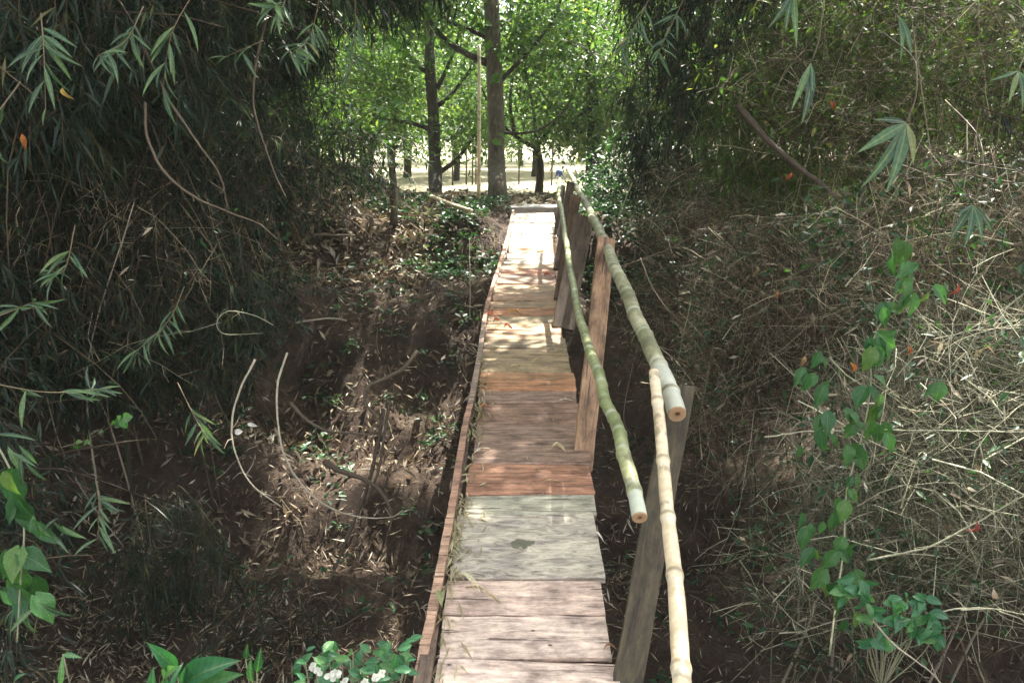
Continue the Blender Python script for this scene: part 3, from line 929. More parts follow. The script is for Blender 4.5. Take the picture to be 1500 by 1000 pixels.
# overhanging bamboo above the bridge, left and right of the gap
b = gz(-3.3, 9.2)
bamboo_plant('arching bamboo whose dark tips hang over the far bank at the top', b,
             [arch(b, (-2.6, 9.0, 5.3), (-1.0, 8.6, 4.3)), arch(gz(-3.6, 9.5), (-3.2, 9.0, 5.6), (-1.6, 8.0, 4.8))],
             [((-1.75, 8.8, 4.05), (.95, .8, .75), 520), ((-2.9, 9.3, 3.4), (1.1, .8, 1.2), 520), ((-.75, 8.9, 4.4), (.9, .7, .45), 190), ((-1.35, 8.5, 3.55), (.85, .5, .5), 170)], LL=(.12, .24))
b = gz(3.0, 9.3)
bamboo_plant('dark drooping bamboo right of the far railing, reaching out of the picture top', b,
             [arch(b, (2.6, 9.2, 5.0), (1.6, 8.8, 4.3)), arch(gz(3.4, 9.6), (3.3, 9.2, 5.6), (2.4, 8.6, 4.6))],
             [((1.62, 9.2, 3.8), (.58, .7, .9), 420), ((.95, 9.3, 4.05), (.5, .5, .35), 60), ((1.75, 9.6, 2.1), (.5, .6, 1.0), 330), ((2.95, 9.8, 3.2), (.9, .8, 1.5), 320), ((2.35, 8.6, 2.7), (.8, .5, .8), 230), ((2.7, 8.3, 3.7), (.9, .5, .45), 150)], LL=(.1, .2))
b = gz(4.3, 7.6)
bamboo_plant('green bamboo rising behind the brown brush on the right', b,
             [arch(b, (4.1, 7.5, 5.0), (3.0, 7.2, 4.2)), arch(gz(4.8, 7.8), (5.2, 7.4, 5.2), (4.2, 6.8, 4.4)), arch(gz(3.9, 8.1), (3.3, 8.0, 4.6), (2.5, 7.7, 3.9))],
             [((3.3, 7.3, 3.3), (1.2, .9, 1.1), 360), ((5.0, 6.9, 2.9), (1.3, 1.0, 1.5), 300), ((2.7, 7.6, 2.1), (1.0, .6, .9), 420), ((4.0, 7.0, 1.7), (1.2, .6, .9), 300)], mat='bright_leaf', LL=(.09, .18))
b = gz(4.6, 9.4)
bamboo_plant('low green bamboo shoots closing the gap behind the right brush', b,
             [arch(b, (4.4, 9.3, 2.6), (3.5, 9, 2.0))],
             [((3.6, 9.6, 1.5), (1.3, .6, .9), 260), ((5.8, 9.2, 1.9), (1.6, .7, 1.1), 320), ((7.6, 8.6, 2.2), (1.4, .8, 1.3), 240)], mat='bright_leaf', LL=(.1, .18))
b = gz(5.6, 5.6)
bamboo_plant('shaded bamboo at the right edge beyond the dead brush', b,
             [arch(b, (5.2, 5.6, 3.8), (4.3, 5.4, 2.8))],
             [((5.0, 6.0, 1.6), (1.2, .7, 1.6), 420), ((4.6, 6.2, .1), (1.2, .6, .9), 220)])


# right-hand dead brush
def brush(label, base, blobs, mat='twig', stems=4, dirbias=(0, 0, 0), green=1.0, gmat='ground_leaf'):
    root = thing('dead_brush', label, 'brush', base)
    b0 = np.array(base)
    g = Geo(); g2 = Geo()
    for c, r, n in blobs:
        n = int(n * BRUSH)
        cc = np.array(tuple(c)) - b0
        S = in_blob(n, cc, r, .1); D = rdir(n); D[:, 2] *= .9; D = nrm(D + np.array(dirbias))
        L = rng.uniform(.25, 1.1, n); P = curves(S - D * L[:, None] * .5, D, L, 6, .17, .07)
        t = rng.random(n) ** 2.8; t[rng.random(n) < .13] = 1.0  # shaded depth and sun-caught twigs are put into the tint
        tubes(g, P, np.linspace(1, .45, 6)[None] * (.0010 + .0042 * rng.random((n, 1)) ** 4), t, 3)
        # side spurs, three to a twig
        for k in (1, 2, 3, 4):
            sd_ = nrm(rdir(n) + nrm(P[:, k + 1] - P[:, k]) * .6)
            l2 = rng.uniform(.04, .22, n)
            Q = curves(P[:, k], sd_, l2, 3, .15, .02)
            tubes(g, Q, np.array([[.0014, .0011, .0007]]), t, 3)
        S = in_blob(int(n * .6), cc, r, .1)
        D = rdir(len(S)); LL = rng.uniform(.03, .11, len(S))
        leaves(g2, S, D, rdir(len(S)), LL, LL * rng.uniform(.1, .3, len(S)), rng.random(len(S)), .2)
        for q in range(stems):
            e = in_blob(1, cc, np.array(r) * .8)[0]
            s0 = np.array([cc[0] + rng.normal() * .3, cc[1] + .3 + rng.normal() * .2, 0]); s0[2] = float(H(s0[0] + b0[0], s0[1] + b0[1])) - b0[2]
            mid = (s0 + e) / 2 + rng.normal(size=3) * .15
            rod('stem', [Vector(s0), Vector(mid), Vector(e)], rng.uniform(.006, .012), .003, M['vine'], root, 6, 14, .05, float(rng.random()))
    t = link('twigs', g.mesh('twigs', M[mat]), root); t['kind'] = 'stuff'
    g3 = Geo()
    for c, r, n in blobs:
        S = in_blob(int(n * .22 * green), np.array(tuple(c)) - b0, np.array(r) * 1.02, .5)
        if len(S): broad_sprays(g3, S, 7, (.03, .08), (.25, .5), .08)
    if g3.n:
        t = link('green_leaves', g3.mesh('green_leaves', M[gmat])); t.parent = root; t['kind'] = 'stuff'
    t = link('dead_leaves', g2.mesh('dead_leaves', M['dry_leaf']), root); t['kind'] = 'stuff'
    return root


brush('tangle of pale grey green thorny twigs filling the lower right corner', gz(2.3, 3.6),
      [((2.5, 3.85, .15), (1.0, .75, .85), 1150), ((1.75, 3.9, -.45), (.6, .5, .6), 320), ((2.3, 4.5, -.1), (.6, .5, .6), 350)], 'green_twig')
brush('brown dead twig thicket at the right edge, half way up', gz(2.9, 5.0),
      [((2.9, 4.9, 1.0), (1.1, .7, .75), 1050)], green=1.6)
brush('dense brown dry brush leaning over the right side of the gully', gz(2.2, 5.7),
      [((2.15, 5.9, .55), (.95, .6, .75), 1000), ((1.55, 5.7, -.1), (.45, .5, .5), 260)])
brush('sunlit tangle of dry twigs below the green bamboo, upper right', gz(3.2, 6.6),
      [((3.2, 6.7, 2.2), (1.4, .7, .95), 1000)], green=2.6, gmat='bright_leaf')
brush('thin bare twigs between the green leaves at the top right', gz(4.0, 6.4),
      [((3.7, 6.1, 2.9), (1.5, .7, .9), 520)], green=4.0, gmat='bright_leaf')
brush('shadowed brush with long bare stems right behind the handrail', gz(2.0, 7.9),
      [((1.95, 8.0, .9), (.8, .7, .95), 900), ((1.5, 7.5, .1), (.5, .5, .6), 300)], dirbias=(.25, 0, .1))
brush('brown stick tangle at the far left behind the hanging leaves', gz(-4.6, 6.2),
      [((-3.3, 6.3, .9), (1.0, .6, .9), 200), ((-4.6, 5.5, .6), (1.0, .5, 1.0), 160)])
brush('dead brown stems and dry leaves hanging through the left thicket', gz(-3.2, 5.6),
      [((-2.9, 5.6, .9), (1.0, .5, .9), 110), ((-2.4, 6.6, 1.2), (.8, .5, .8), 100)], dirbias=(0, 0, -.8))
brush('grey straw and dead stems heaped on the left of the far bank', gz(-2.4, 10.3),
      [((-2.5, 10.2, 1.2), (.9, .6, .35), 130)], stems=2)

# ------------------------------------------------------------------ trees beyond
def limb(root, p, r0, r1, mat, name='limb', k=14, sides=8):
    b0 = Vector(root.location)
    return rod(name, [Vector(q) - b0 for q in p], r0, r1, mat, root, sides, k, .04)


def crown(root, blobs, mat, LL=(.1, .18), m=9, ww=(.32, .48), spread=.18, name='crown'):
    b0 = np.array(root.location); g = Geo()
    for c, r, n in blobs:
        broad_sprays(g, in_blob(n, np.array(tuple(c)) - b0, r, .2), m, LL, ww, spread)
    o = link(name, g.mesh(name, M[mat]), root); o['kind'] = 'stuff'
    return o


def gp(px, py, zg=.84):
    """Ground point seen at a pixel, on level zg."""
    d = at(px, py, 1.0) - Vector((0, 0, EYE)); k = (zg - EYE) / d.z
    return Vector((d.x * k, d.y * k, zg))


# big straight trunk
p = gp(729, 291); p.z = float(H(p.x, p.y)); D = p.y
k = D / (F * CP)
Z = lambda px, py: at(px, py, D * 1.02)
root = thing('tree', 'tall straight brown tree just beyond the landing, thickest trunk in view', 'tree', p)
g = Geo()
c = smooth_curve([p + Vector((0, 0, -.1)), p + Vector((0, 0, .2)), Z(727, 240), Z(726, 150), Z(722, 60), Z(718, -60), Z(716, -260)], 40)
t = np.linspace(0, 1, 40)
r = .125 + .05 * (1 - t) + .13 * np.exp(-t * 26)
cc = c - np.array(tuple(p)); tubes(g, cc[None], r[None] * (1 + .02 * rng.normal(size=(1, 40))), .5, 18)
link('trunk', g.mesh('trunk', M['bark']), root)
limb(root, [Z(720, 95), Z(690, 82), Z(660, 65), Z(640, 45), Z(615, 10), Z(600, -40)], .07, .03, M['bark_dark'])
limb(root, [Z(724, 60), Z(690, 45), Z(655, 30), Z(630, 5)], .05, .02, M['bark_dark'])
limb(root, [Z(730, 195), Z(770, 195), Z(800, 185), Z(840, 150)], .03, .012, M['bark_dark'])
limb(root, [Z(732, 120), Z(770, 80), Z(810, 30), Z(830, -30)], .045, .02, M['bark_dark'])
crown(root, [(Z(730, -120), (2.2, 1.6, .9), 420), (Z(800, 40), (.9, .9, .7), 130), (Z(640, 20), (.9, .7, .6), 110)], 'tree_leaf', (.12, .2))
# bright large leaves on the trunk tree
leaf_protos = {}


def leaf_mesh(kind, mat):
    key = (kind, mat)
    if key in leaf_protos: return leaf_protos[key]
    prof = {'lance': [0, .45, .85, 1, .9, .68, .4, 0], 'oval': [0, .6, .95, 1, .92, .72, .4, 0], 'heart': [.3, .95, 1, .88, .68, .45, .22, 0], 'round': [.1, .7, .95, 1, .97, .8, .5, 0]}[kind]
    asp = {'lance': .13, 'oval': .42, 'heart': .72, 'round': .8}[kind]
    V = []; n = len(prof)
    for q, w in enumerate(prof):
        y = q / (n - 1); wv = .06 * math.sin(q * 2.1)
        zc = .10 * math.sin(y * 2.2) - .16 * y * y
        hw = w * asp / 2
        for s in (-1, -.5, 0, .5, 1):
            yy = y - (.10 if (kind == 'heart' and q == 0 and abs(s) > .4) else 0)
            V.append((s * hw, yy, zc + abs(s) * hw * .35 + wv * hw * s))
    T = []
    for q in range(n - 1):
        for s in range(4):
            a = q * 5 + s; T += [[a, a + 1, a + 6], [a, a + 6, a + 5]]
    g = Geo(); g.add(V, T, .5)
    leaf_protos[key] = g.mesh(kind + '_leaf', M[mat])
    return leaf_protos[key]


def leaf(parent, pos, d, nrm_, L, kind='lance', mat='bamboo_leaf_single', wide=1.0, name='leaf'):
    o = link(name, leaf_mesh(kind, mat), parent)
    d = Vector(d).normalized(); n_ = Vector(nrm_)
    x = d.cross(n_).normalized(); z = x.cross(d)
    o.matrix_local = Matrix.Translation(Vector(pos) - Vector(parent.location)) @ Matrix((x, d, z)).transposed().to_4x4() @ Matrix.Diagonal((L * wide, L, L, 1))
    return o


def facing(j=.4):
    return Vector((random.gauss(0, j), -.75 + random.gauss(0, j * .5), .55 + random.gauss(0, j)))


for px, py in [(640, 62), (655, 70), (668, 85), (690, 22), (705, 35), (735, 28), (742, 12), (728, 70), (715, 58), (735, 110), (737, 120), (600, 75), (575, 60), (560, 160), (568, 172), (590, 155), (705, 187), (700, 195), (690, 183), (726, 200), (620, 30), (660, 12)]:
    for _ in range(2):
        leaf(root, Z(px + random.uniform(-6, 6), py + random.uniform(-6, 6)) - Vector((0, random.uniform(.1, .5), 0)), (random.gauss(0, 1), random.gauss(0, .4), -.3 + random.gauss(0, .5)), facing(.5), random.uniform(.16, .26), 'oval', 'teak_leaf', 1.5)

# dark trunk behind it
p = gp(638, 281); p.z = float(H(p.x, p.y)); D2 = p.y
Z2 = lambda px, py: at(px, py, D2 * 1.02)
root = thing('tree', 'dark forked tree left of the thick trunk, with rising side limbs', 'tree', p)
limb(root, [p + Vector((0, 0, -.1)), Z2(637, 240), Z2(635, 170), Z2(630, 100), Z2(629, 30), Z2(627, -80)], .15, .09, M['bark_dark'], 'trunk', 24, 14)
for l in ([(640, 155), (655, 145), (672, 125), (690, 100), (705, 70), (720, 40)], [(640, 130), (655, 100), (670, 60), (672, 30)], [(640, 255), (668, 235), (690, 205), (705, 185)], [(632, 190), (600, 180), (560, 175), (540, 165)],
          [(630, 110), (605, 90), (590, 60)]):
    limb(root, [Z2(*q) for q in l], .055, .018, M['bark_dark'])
crown(root, [(Z2(600, -40), (2.2, 1.4, 1.0), 420), (Z2(560, 110), (.9, .8, .8), 170), (Z2(680, 190), (.7, .5, .5), 90), (Z2(560, 190), (.8, .5, .3), 70)], 'tree_leaf')

p = gp(866, 283); p.z = float(H(p.x, p.y)); D3 = p.y
Z3 = lambda px, py: at(px, py, D3 * 1.02)
root = thing('tree', 'slim dark tree rising behind the far end of the railing', 'tree', p)
limb(root, [p + Vector((0, 0, -.1)), Z3(868, 240), Z3(869, 180), Z3(865, 100), Z3(862, 10), Z3(858, -80)], .15, .08, M['bark_dark'], 'trunk', 24, 12)
limb(root, [Z3(866, 215), Z3(840, 180), Z3(815, 165), Z3(790, 130)], .04, .012, M['bark_dark'])
limb(root, [Z3(866, 130), Z3(890, 90), Z3(915, 40)], .045, .015, M['bark_dark'])
crown(root, [(Z3(860, 60), (1.5, 1.2, 1.2), 420), (Z3(850, 190), (1.0, .8, .5), 130), (Z3(900, 140), (.9, .8, .9), 160)], 'tree_leaf')

# low crooked fruit trees
def fruit_tree(label, px, py, group, s=1.0, flip=1, n=420):
    p = gp(px, py); p.z = float(H(p.x, p.y))
    root = thing('fruit_tree', label, 'tree', p, group)
    v = lambda x, y, z: p + Vector((x * flip, y, z)) * s
    limb(root, [v(0, 0, -.1), v(.03, 0, .5), v(-.05, .05, .95)], .09 * s, .07 * s, M['bark_dark'], 'trunk', 12, 10)
    for l in ([(-.05, .05, .9), (-.5, .1, 1.15), (-.95, 0, 1.6), (-1.3, .1, 2.4)], [(-.05, .05, .92), (.3, -.1, 1.4), (.7, 0, 2.0), (.9, .2, 2.9)], [(-.05, .05, .9), (-.1, .3, 1.6), (-.3, .4, 2.6)],
              [(-.5, .1, 1.15), (-.6, -.3, 1.8), (-.5, -.4, 2.6)], [(.3, -.1, 1.4), (.9, -.4, 1.6), (1.4, -.4, 2.1)]):
        limb(root, [v(*q) for q in l], .05 * s, .015 * s, M['bark_dark'])
    sp = []
    for q in range(9):
        a = q * 2.4; rr = 1.4 * s * math.sqrt((q + .5) / 9)
        sp.append((v(math.cos(a) * rr / s, math.sin(a) * rr / s, 2.5 + .7 * math.cos(q * 1.9) + (.3 if q < 4 else -.1)), (.85 * s, .85 * s, .65 * s), n // 9))
    for q in range(6):
        a = q * 1.05 + .5
        sp.append((v(math.cos(a) * 1.25, math.sin(a) * 1.0, 1.4 + .3 * math.sin(q * 2.3)), (.65 * s, .65 * s, .6 * s), n // 10))
    crown(root, sp, 'tree_leaf', (.10, .18), 8)
    return root


proto = [fruit_tree('crooked little fruit tree with a forked trunk beside the sunlit field', 789, 278, 'fruit trees in the sunny orchard'),
         fruit_tree('low spreading fruit tree left of the dark forked tree', 545, 272, 'fruit trees in the sunny orchard', 1.1, -1, 520),
         fruit_tree('fruit tree seen between the two big trunks', 668, 262, 'fruit trees in the sunny orchard', 1.15, 1, 520)]


def copy_tree(src, loc, rz, sc, label):
    r = src.copy(); COL.objects.link(r); r.location = loc; r.rotation_euler = (0, 0, rz); r.scale = (sc,) * 3; r['label'] = label
    for ch in list(src.children):
        c = ch.copy(); COL.objects.link(c); c.parent = r
        for g_ in list(ch.children):
            d = g_.copy(); COL.objects.link(d); d.parent = c
    return r


rows = [('front', 22.5, [-10.5, -6.6, 5.2, 9.8, 14.5]), ('second', 26, [-11.5, -7.2, -3.2, 1.2, 4.9, 9.0, 13.5]), ('third', 31, [-15, -10, -5.2, -.9, 3.2, 7.6, 12.4, 17.5]), ('fourth', 40, [-21, -13, -6, .5, 8, 15, 22])]
ordn = ['first', 'second', 'third', 'fourth', 'fifth', 'sixth', 'seventh', 'eighth']
q = 0
for rn, y_, xx_ in rows:
    for j, x_ in enumerate(xx_):
        q += 1
        copy_tree(proto[q % 3], gz(x_ + random.uniform(-.5, .5), y_ + random.uniform(-1, 1)), random.uniform(0, 6.28), random.uniform(1.15, 1.5) + (.3 if y_ > 30 else 0),
                  '%s leafy orchard tree from the left in the %s row beyond the gully' % (ordn[j], rn))
for q, (x_, y_, s_) in enumerate([(-14, 50, 2.9), (-5, 53, 3.2), (4.5, 52, 3.1), (13, 50, 3.0), (23, 50, 3.0), (-24, 50, 3.0)]):
    copy_tree(proto[(q + 1) % 3], gz(x_, y_), q * 1.3, s_, '%s tall tree from the left closing the view behind the orchard' % ['second', 'third', 'fourth', 'fifth', 'last', 'first'][q])

g = Geo(); n = 2400
x = rng.uniform(-45, 45, n); y = 47 + 3 * rng.normal(size=n) * .6
z = H(x, y) + rng.random(n) ** .8 * (7.5 + 3.0 * fbm(x * .15, x * .07 + 3, 3))
broad_sprays(g, np.stack([x, y, z], 1), 8, (.22, .42), (.35, .5), .5)
tag(link('treeline', g.mesh('treeline', M['bright_leaf'])), 'bright green wood closing the view behind the orchard', 'treeline', kind='stuff')

# near side trees that close the view at both sides plus two unseen ones added to shade the gully
def roof_tree(label, base, blobs, trunk, r=.16):
    root = thing('tree', label, 'tree', base)
    limb(root, trunk, r, r * .5, M['bark_dark'], 'trunk', 20, 12)
    for c, r_, n in blobs:
        mid = (Vector(trunk[-1]) + Vector(tuple(c))) / 2 + Vector((0, 0, .2))
        limb(root, [trunk[-1], mid, Vector(tuple(c))], r * .4, .02, M['bark_dark'])
    crown(root, blobs, 'tree_leaf', (.15, .27), 9, (.35, .5), .24)
    return root


def shrub(label, x_, y_, hh, ww, n, mat='tree_leaf', LL=(.07, .13)):
    b = gz(x_, y_); root = thing('shrub', label, 'shrub', b)
    for q in range(5):
        a = q * 1.3
        limb(root, [Vector(b), Vector(b) + Vector((math.cos(a) * ww * .3, math.sin(a) * ww * .3, hh * .5)), Vector(b) + Vector((math.cos(a) * ww * .7, math.sin(a) * ww * .6, hh * .95))], .014, .005, M['bark_dark'], 'stem', 10, 6)
    crown(root, [((b[0], b[1], b[2] + hh * .62), (ww, ww * .8, hh * .5), n)], mat, LL, 9, (.35, .5), .12, 'foliage')


shrub('leafy dark shrub right of the far railing under the drooping bamboo', 1.75, 10.6, 1.5, .75, 260, 'ground_leaf', (.06, .12))
shrub('small leafy shrub on the far bank just right of the landing', 1.35, 12.2, .7, .5, 110, 'ground_leaf', (.05, .1))
shrub('tall light green shrub at the left of the orchard opening', -3.4, 13.2, 2.9, 1.0, 330, 'tree_leaf')
shrub('low shrub left of the grey stump on the far bank', -2.6, 12.4, 1.0, .7, 160, 'tree_leaf', (.06, .12))
shrub('light green shrub right of the slim dark tree', 2.9, 14.2, 3.0, 1.1, 360, 'bright_leaf', (.09, .15))
b = gz(-6.5, 12.5)
roof_tree('shady tree behind the bamboo on the left, only glimpsed through it', b, [((-5.5, 12, 4.6), (2.2, 1.6, 1.8), 520), ((-7.5, 11.5, 2.8), (1.9, 1.3, 1.7), 420), ((-4.8, 12.6, 2.6), (1.2, 1.0, 1.0), 200)], [Vector(b), Vector((-6.4, 12.4, 2)), Vector((-6, 12.3, 3.6))])
b = gz(-8.5, 8.5)
roof_tree('dense shady tree at the far left edge behind the thicket', b, [((-7.6, 8.6, 3.4), (1.7, 1.6, 2.4), 620), ((-7.5, 6.5, 1.4), (1.2, 1.4, 1.6), 320)], [Vector(b), Vector((-8.3, 8.5, 2)), Vector((-8, 8.4, 3.2))])
b = gz(7.5, 11.5)
roof_tree('leafy tree behind the brush on the right side', b, [((6.3, 11.6, 4.2), (2.0, 1.5, 1.8), 380), ((4.4, 12.0, 3.4), (1.4, 1.1, 1.4), 240), ((8.6, 10, 2.6), (1.8, 1.5, 1.8), 320)], [Vector(b), Vector((7.4, 11.5, 2)), Vector((7, 11.4, 3.4))])

b = gz(-6.2, 4.6)  # added tree: unseen crown set to keep the sun off the gully
roof_tree('tall tree added left of the bridge, its unseen crown placed to shade the gully', b,
          [((-3.6, 4.4, 6.0), (2.2, 1.9, .8), 420), ((-2.6, 7.2, 6.3), (2.1, 1.7, .8), 420), ((-1.3, 10.3, 6.6), (1.5, 1.7, .7), 300), ((-4.8, 9.5, 6.8), (2.1, 2.0, .8), 340), ((-1.6, 12.8, 6.2), (1.7, 1.2, .6), 300), ((-3.4, 12.2, 6.4), (1.6, 1.4, .6), 220), ((-.9, 5.2, 6.2), (1.4, 1.5, .6), 260)],
          [Vector(b), Vector((-6.1, 4.6, 2.5)), Vector((-5.6, 5, 5.0))], .2)
b = gz(6.6, 4.8)  # added tree: unseen crown and its gaps set the sun patches on the deck
roof_tree('tall tree added right of the bridge, its unseen crown shaped to shade the planks', b,
          [((1.5, 7.0, 5.9), (1.7, 2.1, .7), 760), ((3.4, 4.4, 5.7), (1.7, 1.5, .8), 230), ((1.7, 10.5, 6.1), (.65, .35, .5), 50), ((2.3, 12.3, 6.3), (.7, .4, .5), 45), ((.9, 13.0, 6.5), (.6, .4, .5), 40), ((.25, 9.5, 5.9), (.65, 1.0, .5), 190),
           ((3.5, 10.6, 6.6), (1.1, 1.1, .7), 110)],
          [Vector(b), Vector((6.4, 4.8, 2.5)), Vector((5.8, 5.2, 4.9))], .2)

# pole, stump and fence posts of the far bank
o = rod('standing_pole', [gp(701, 304, .8) - Vector((0, 0, .1)), at(702, 180, 12.1), at(702, 66, 12.1)], .03, .024, M['yellow_bamboo'], None, 10, 20, .03)
tag(o, 'thin upright pale bamboo pole in front of the thick trunk', 'pole')
root = thing('dead_stump', 'bare grey post with a tuft of leaves on top, left of the landing', 'stump', gp(577, 318, .8))
b = root.location
limb(root, [b - Vector((0, 0, .1)), at(577, 280, 10.8), at(574, 240, 10.8), at(575, 215, 10.8)], .055, .045, M['bark'], 'trunk', 16, 10)
for q in range(16):
    a = q * .9; leaf(root, at(575, 214, 10.8), (math.cos(a), math.sin(a), random.uniform(-.5, .7)), (0, 0, 1), random.uniform(.12, .22), 'oval', 'teak_leaf')
FP = [(663, 288), (642, 285), (683, 286), (692, 284), (697, 287), (760, 280), (808, 281), (611, 283), (942, 286), (955, 285)]
for q, (px, py) in enumerate(FP[:7]):
    b = gp(px, 268); hgt = 1.15 + .2 * random.random()
    o = rod('fence_post', [b - Vector((0, 0, .1)), b + Vector((.02, 0, hgt * .9))], .022, .018, M['bark'], None, 7, 4)
    tag(o, ['thin post in the bright field just right of the dark forked tree', 'thin post close behind the dark forked tree', 'thin post midway between the two big trunks', 'thin post left of the upright bamboo pole', 'thin post right beside the upright bamboo pole', 'thin reddish post in the field right of the thick trunk', 'thin post in the field behind the rail ends'][q], 'post', group='fence posts along the bright field')
# fallen pale pole beside the track
o = rod('fallen_pole', [gp(632, 288, .95), gp(662, 300, .93), gp(690, 309, .9)], .035, .03, M['yellow_bamboo'], None, 8, 12, .03)
tag(o, 'pale fallen pole lying beside the sandy track', 'pole')


# ------------------------------------------------------------------ single vines, roots and sticks
def vine(name, label, cat, p, r0, r1, mat='vine', tint=.5, leafy=0):
    P = pts(p); c = smooth_curve(P, 44); L_ = np.linalg.norm(c[-1] - c[0])
    w = np.cumsum(rng.normal(size=(44, 3)), 0); w -= np.linspace(0, 1, 44)[:, None] * w[-1]
    c = c + w * .0008 * min(1.5, L_ + .3)
    r = np.linspace(r0, r1 * .6, 44) * (1 + .08 * rng.normal(size=44))
    g = Geo(); tubes(g, (c - c[0])[None], r[None], tint * .85, 7, True)
    # short side shoots
    k_ = rng.integers(4, 42, 5); Q = curves((c - c[0])[k_], rdir(5), rng.uniform(.03, .14, 5), 4, .3)
    tubes(g, Q, np.array([[1, .7, .5, .3]]) * min(r0, .008) * .5, tint * .8, 4)
    o = link(name, g.mesh(name, M[mat]), None, c[0])
    return tag(o, label, cat)


vine('hanging_vine', 'pale vine bending in a wide bow, the left one of two above the gully floor', 'vine', [(374, 526, 4.98), (352, 570, 4.95), (340, 618, 4.92), (344, 662, 4.89), (368, 708, 4.86), (412, 742, 4.85)], .008, .006, tint=1.0)
vine('hanging_vine', 'pale vine curving down and along the slope, the longer one of two', 'vine', [(421, 516, 5.01), (407, 560, 4.98), (406, 610, 4.95), (415, 660, 4.92), (440, 705, 4.89), (480, 739, 4.88), (530, 756, 4.86), (572, 757, 4.86), (590, 747, 4.89)], .008, .005, tint=1.0)
vine('hanging_vine', 'small thin vine ring in the darkness at the left', 'vine', [(243, 380, 5.2), (255, 368, 5.2), (275, 366, 5.2), (287, 378, 5.2), (280, 393, 5.2), (258, 397, 5.2), (245, 388, 5.2), (246, 376, 5.2)], .002, .002, tint=.4)
vine('hanging_vine', 'thin looped shoot sticking out at the top of the two bowed vines', 'vine', [(400, 476, 5.7), (372, 462, 5.6), (335, 456, 5.5), (318, 472, 5.5), (330, 489, 5.5), (385, 488, 5.6)], .004, .003, 'green_twig', .8)
vine('hanging_vine', 'long grey stem slanting down through the upper left leaves', 'vine', [(205, 60, 4.6), (240, 135, 4.6), (285, 205, 4.6), (320, 255, 4.6), (335, 310, 4.7)], .009, .006, tint=.35)
vine('hanging_vine', 'grey stem curving down to the right below the upper left leaves', 'vine', [(213, 150, 4.7), (216, 200, 4.7), (240, 252, 4.7), (285, 290, 4.7), (335, 312, 4.8), (380, 330, 4.8), (408, 352, 4.8)], .010, .005, tint=.45)
vine('hanging_vine', 'brown stem hanging steeply beside the tree gap at the upper left', 'vine', [(392, 20, 5.2), (374, 95, 5.2), (372, 160, 5.2), (388, 215, 5.2), (405, 260, 5.2), (420, 290, 5.2)], .010, .004, tint=.45)
vine('root', 'bent tan root sticking out of the far bank', 'root', [(612, 515, 7.0), (590, 540, 6.9), (560, 556, 6.8), (537, 568, 6.7), (536, 590, 6.7), (552, 612, 6.6), (560, 640, 6.5)], .022, .014, tint=.5)
vine('root', 'smooth grey root curving across the bank below the bent root', 'root', [(425, 590, 6.2), (450, 615, 6.1), (480, 630, 6.1), (520, 634, 6.1), (545, 636, 6.1)], .016, .01, tint=.4)
vine('root', 'thick dark root hooking down near the end of the long bowed vine', 'root', [(475, 676, 5.7), (500, 690, 5.6), (535, 702, 5.6), (560, 722, 5.5), (573, 750, 5.45), (570, 780, 5.4)], .022, .014, tint=.25)
vine('fallen_stick', 'dark stick leaning up the gully side beneath the bent root', 'stick', [(562, 600, 6.2), (545, 690, 5.7), (512, 780, 5.3), (482, 852, 5.05)], .016, .014, tint=.1)
vine('fallen_stick', 'second dark stick crossing the first under the bent root', 'stick', [(570, 590, 6.3), (556, 680, 5.75), (535, 740, 5.5)], .014, .011, tint=.2)
vine('fallen_stick', 'pale curved stick lying on the dark ledge of the far bank', 'stick', [(432, 473, 6.9), (460, 468, 6.9), (490, 466, 6.9), (508, 470, 6.9)], .010, .008, tint=.9)
vine('fallen_stick', 'straight grey stick lying level near the top of the far bank', 'stick', [(440, 343, 8.0), (480, 344, 8.0), (520, 345, 8.1)], .012, .012, tint=.6)
vine('fallen_stick', 'thin upright straw stalk in front of the bank close to the bridge', 'stick', [(688, 350, 8.6), (688, 400, 8.3), (688, 470, 8.0)], .004, .004, tint=.6)
vine('fallen_stick', 'thin pale cane curving beside the dark tree right of the railing', 'stick', [(926, 268, 8.4), (915, 295, 8.3), (905, 322, 8.2), (906, 345, 8.1)], .008, .005, tint=.9)
vine('dead_branch', 'broken pale brown stub standing in the brush right of the prop pole', 'branch', [(1157, 628, 4.5), (1166, 660, 4.5), (1178, 700, 4.5), (1186, 760, 4.5), (1196, 850, 4.45)], .026, .03, tint=.62)
vine('dead_branch', 'short pale fork on the tip of the broken stub', 'branch', [(1157, 640, 4.49), (1163, 626, 4.49), (1174, 616, 4.49)], .010, .004, tint=.8)
vine('dead_branch', 'thick dark branch slanting down through the upper right brush', 'branch', [(1080, 155, 6.2), (1125, 205, 6.1), (1165, 240, 6.0), (1215, 280, 5.9), (1260, 330, 5.9)], .028, .02, tint=.08)
vine('dead_branch', 'long straight pale twig reaching across the dark gap above the handrail', 'branch', [(905, 392, 6.8), (960, 372, 6.6), (1040, 335, 6.4), (1100, 312, 6.3)], .005, .004, tint=.6)
vine('dead_branch', 'long pale twig below the first, pointing up at the brush', 'branch', [(1003, 390, 6.4), (1060, 370, 6.2), (1130, 345, 6.1)], .005, .003, tint=.8)
vine('dead_branch', 'thin arched twig in the dark right behind the handrail end', 'branch', [(938, 378, 6.2), (955, 420, 6.1), (985, 460, 6.0), (1035, 500, 6.0)], .006, .004, tint=.5)
vine('dead_branch', 'long bright twig crossing the lower right brush nearly level', 'branch', [(1120, 640, 3.7), (1200, 632, 3.6), (1330, 630, 3.5), (1500, 632, 3.4)], .004, .003, 'green_twig', .9)
vine('dead_branch', 'bright green twig rising to the right across the lower right brush', 'branch', [(1270, 820, 3.4), (1360, 800, 3.3), (1430, 765, 3.2), (1510, 720, 3.1)], .005, .003, 'green_twig', .8)
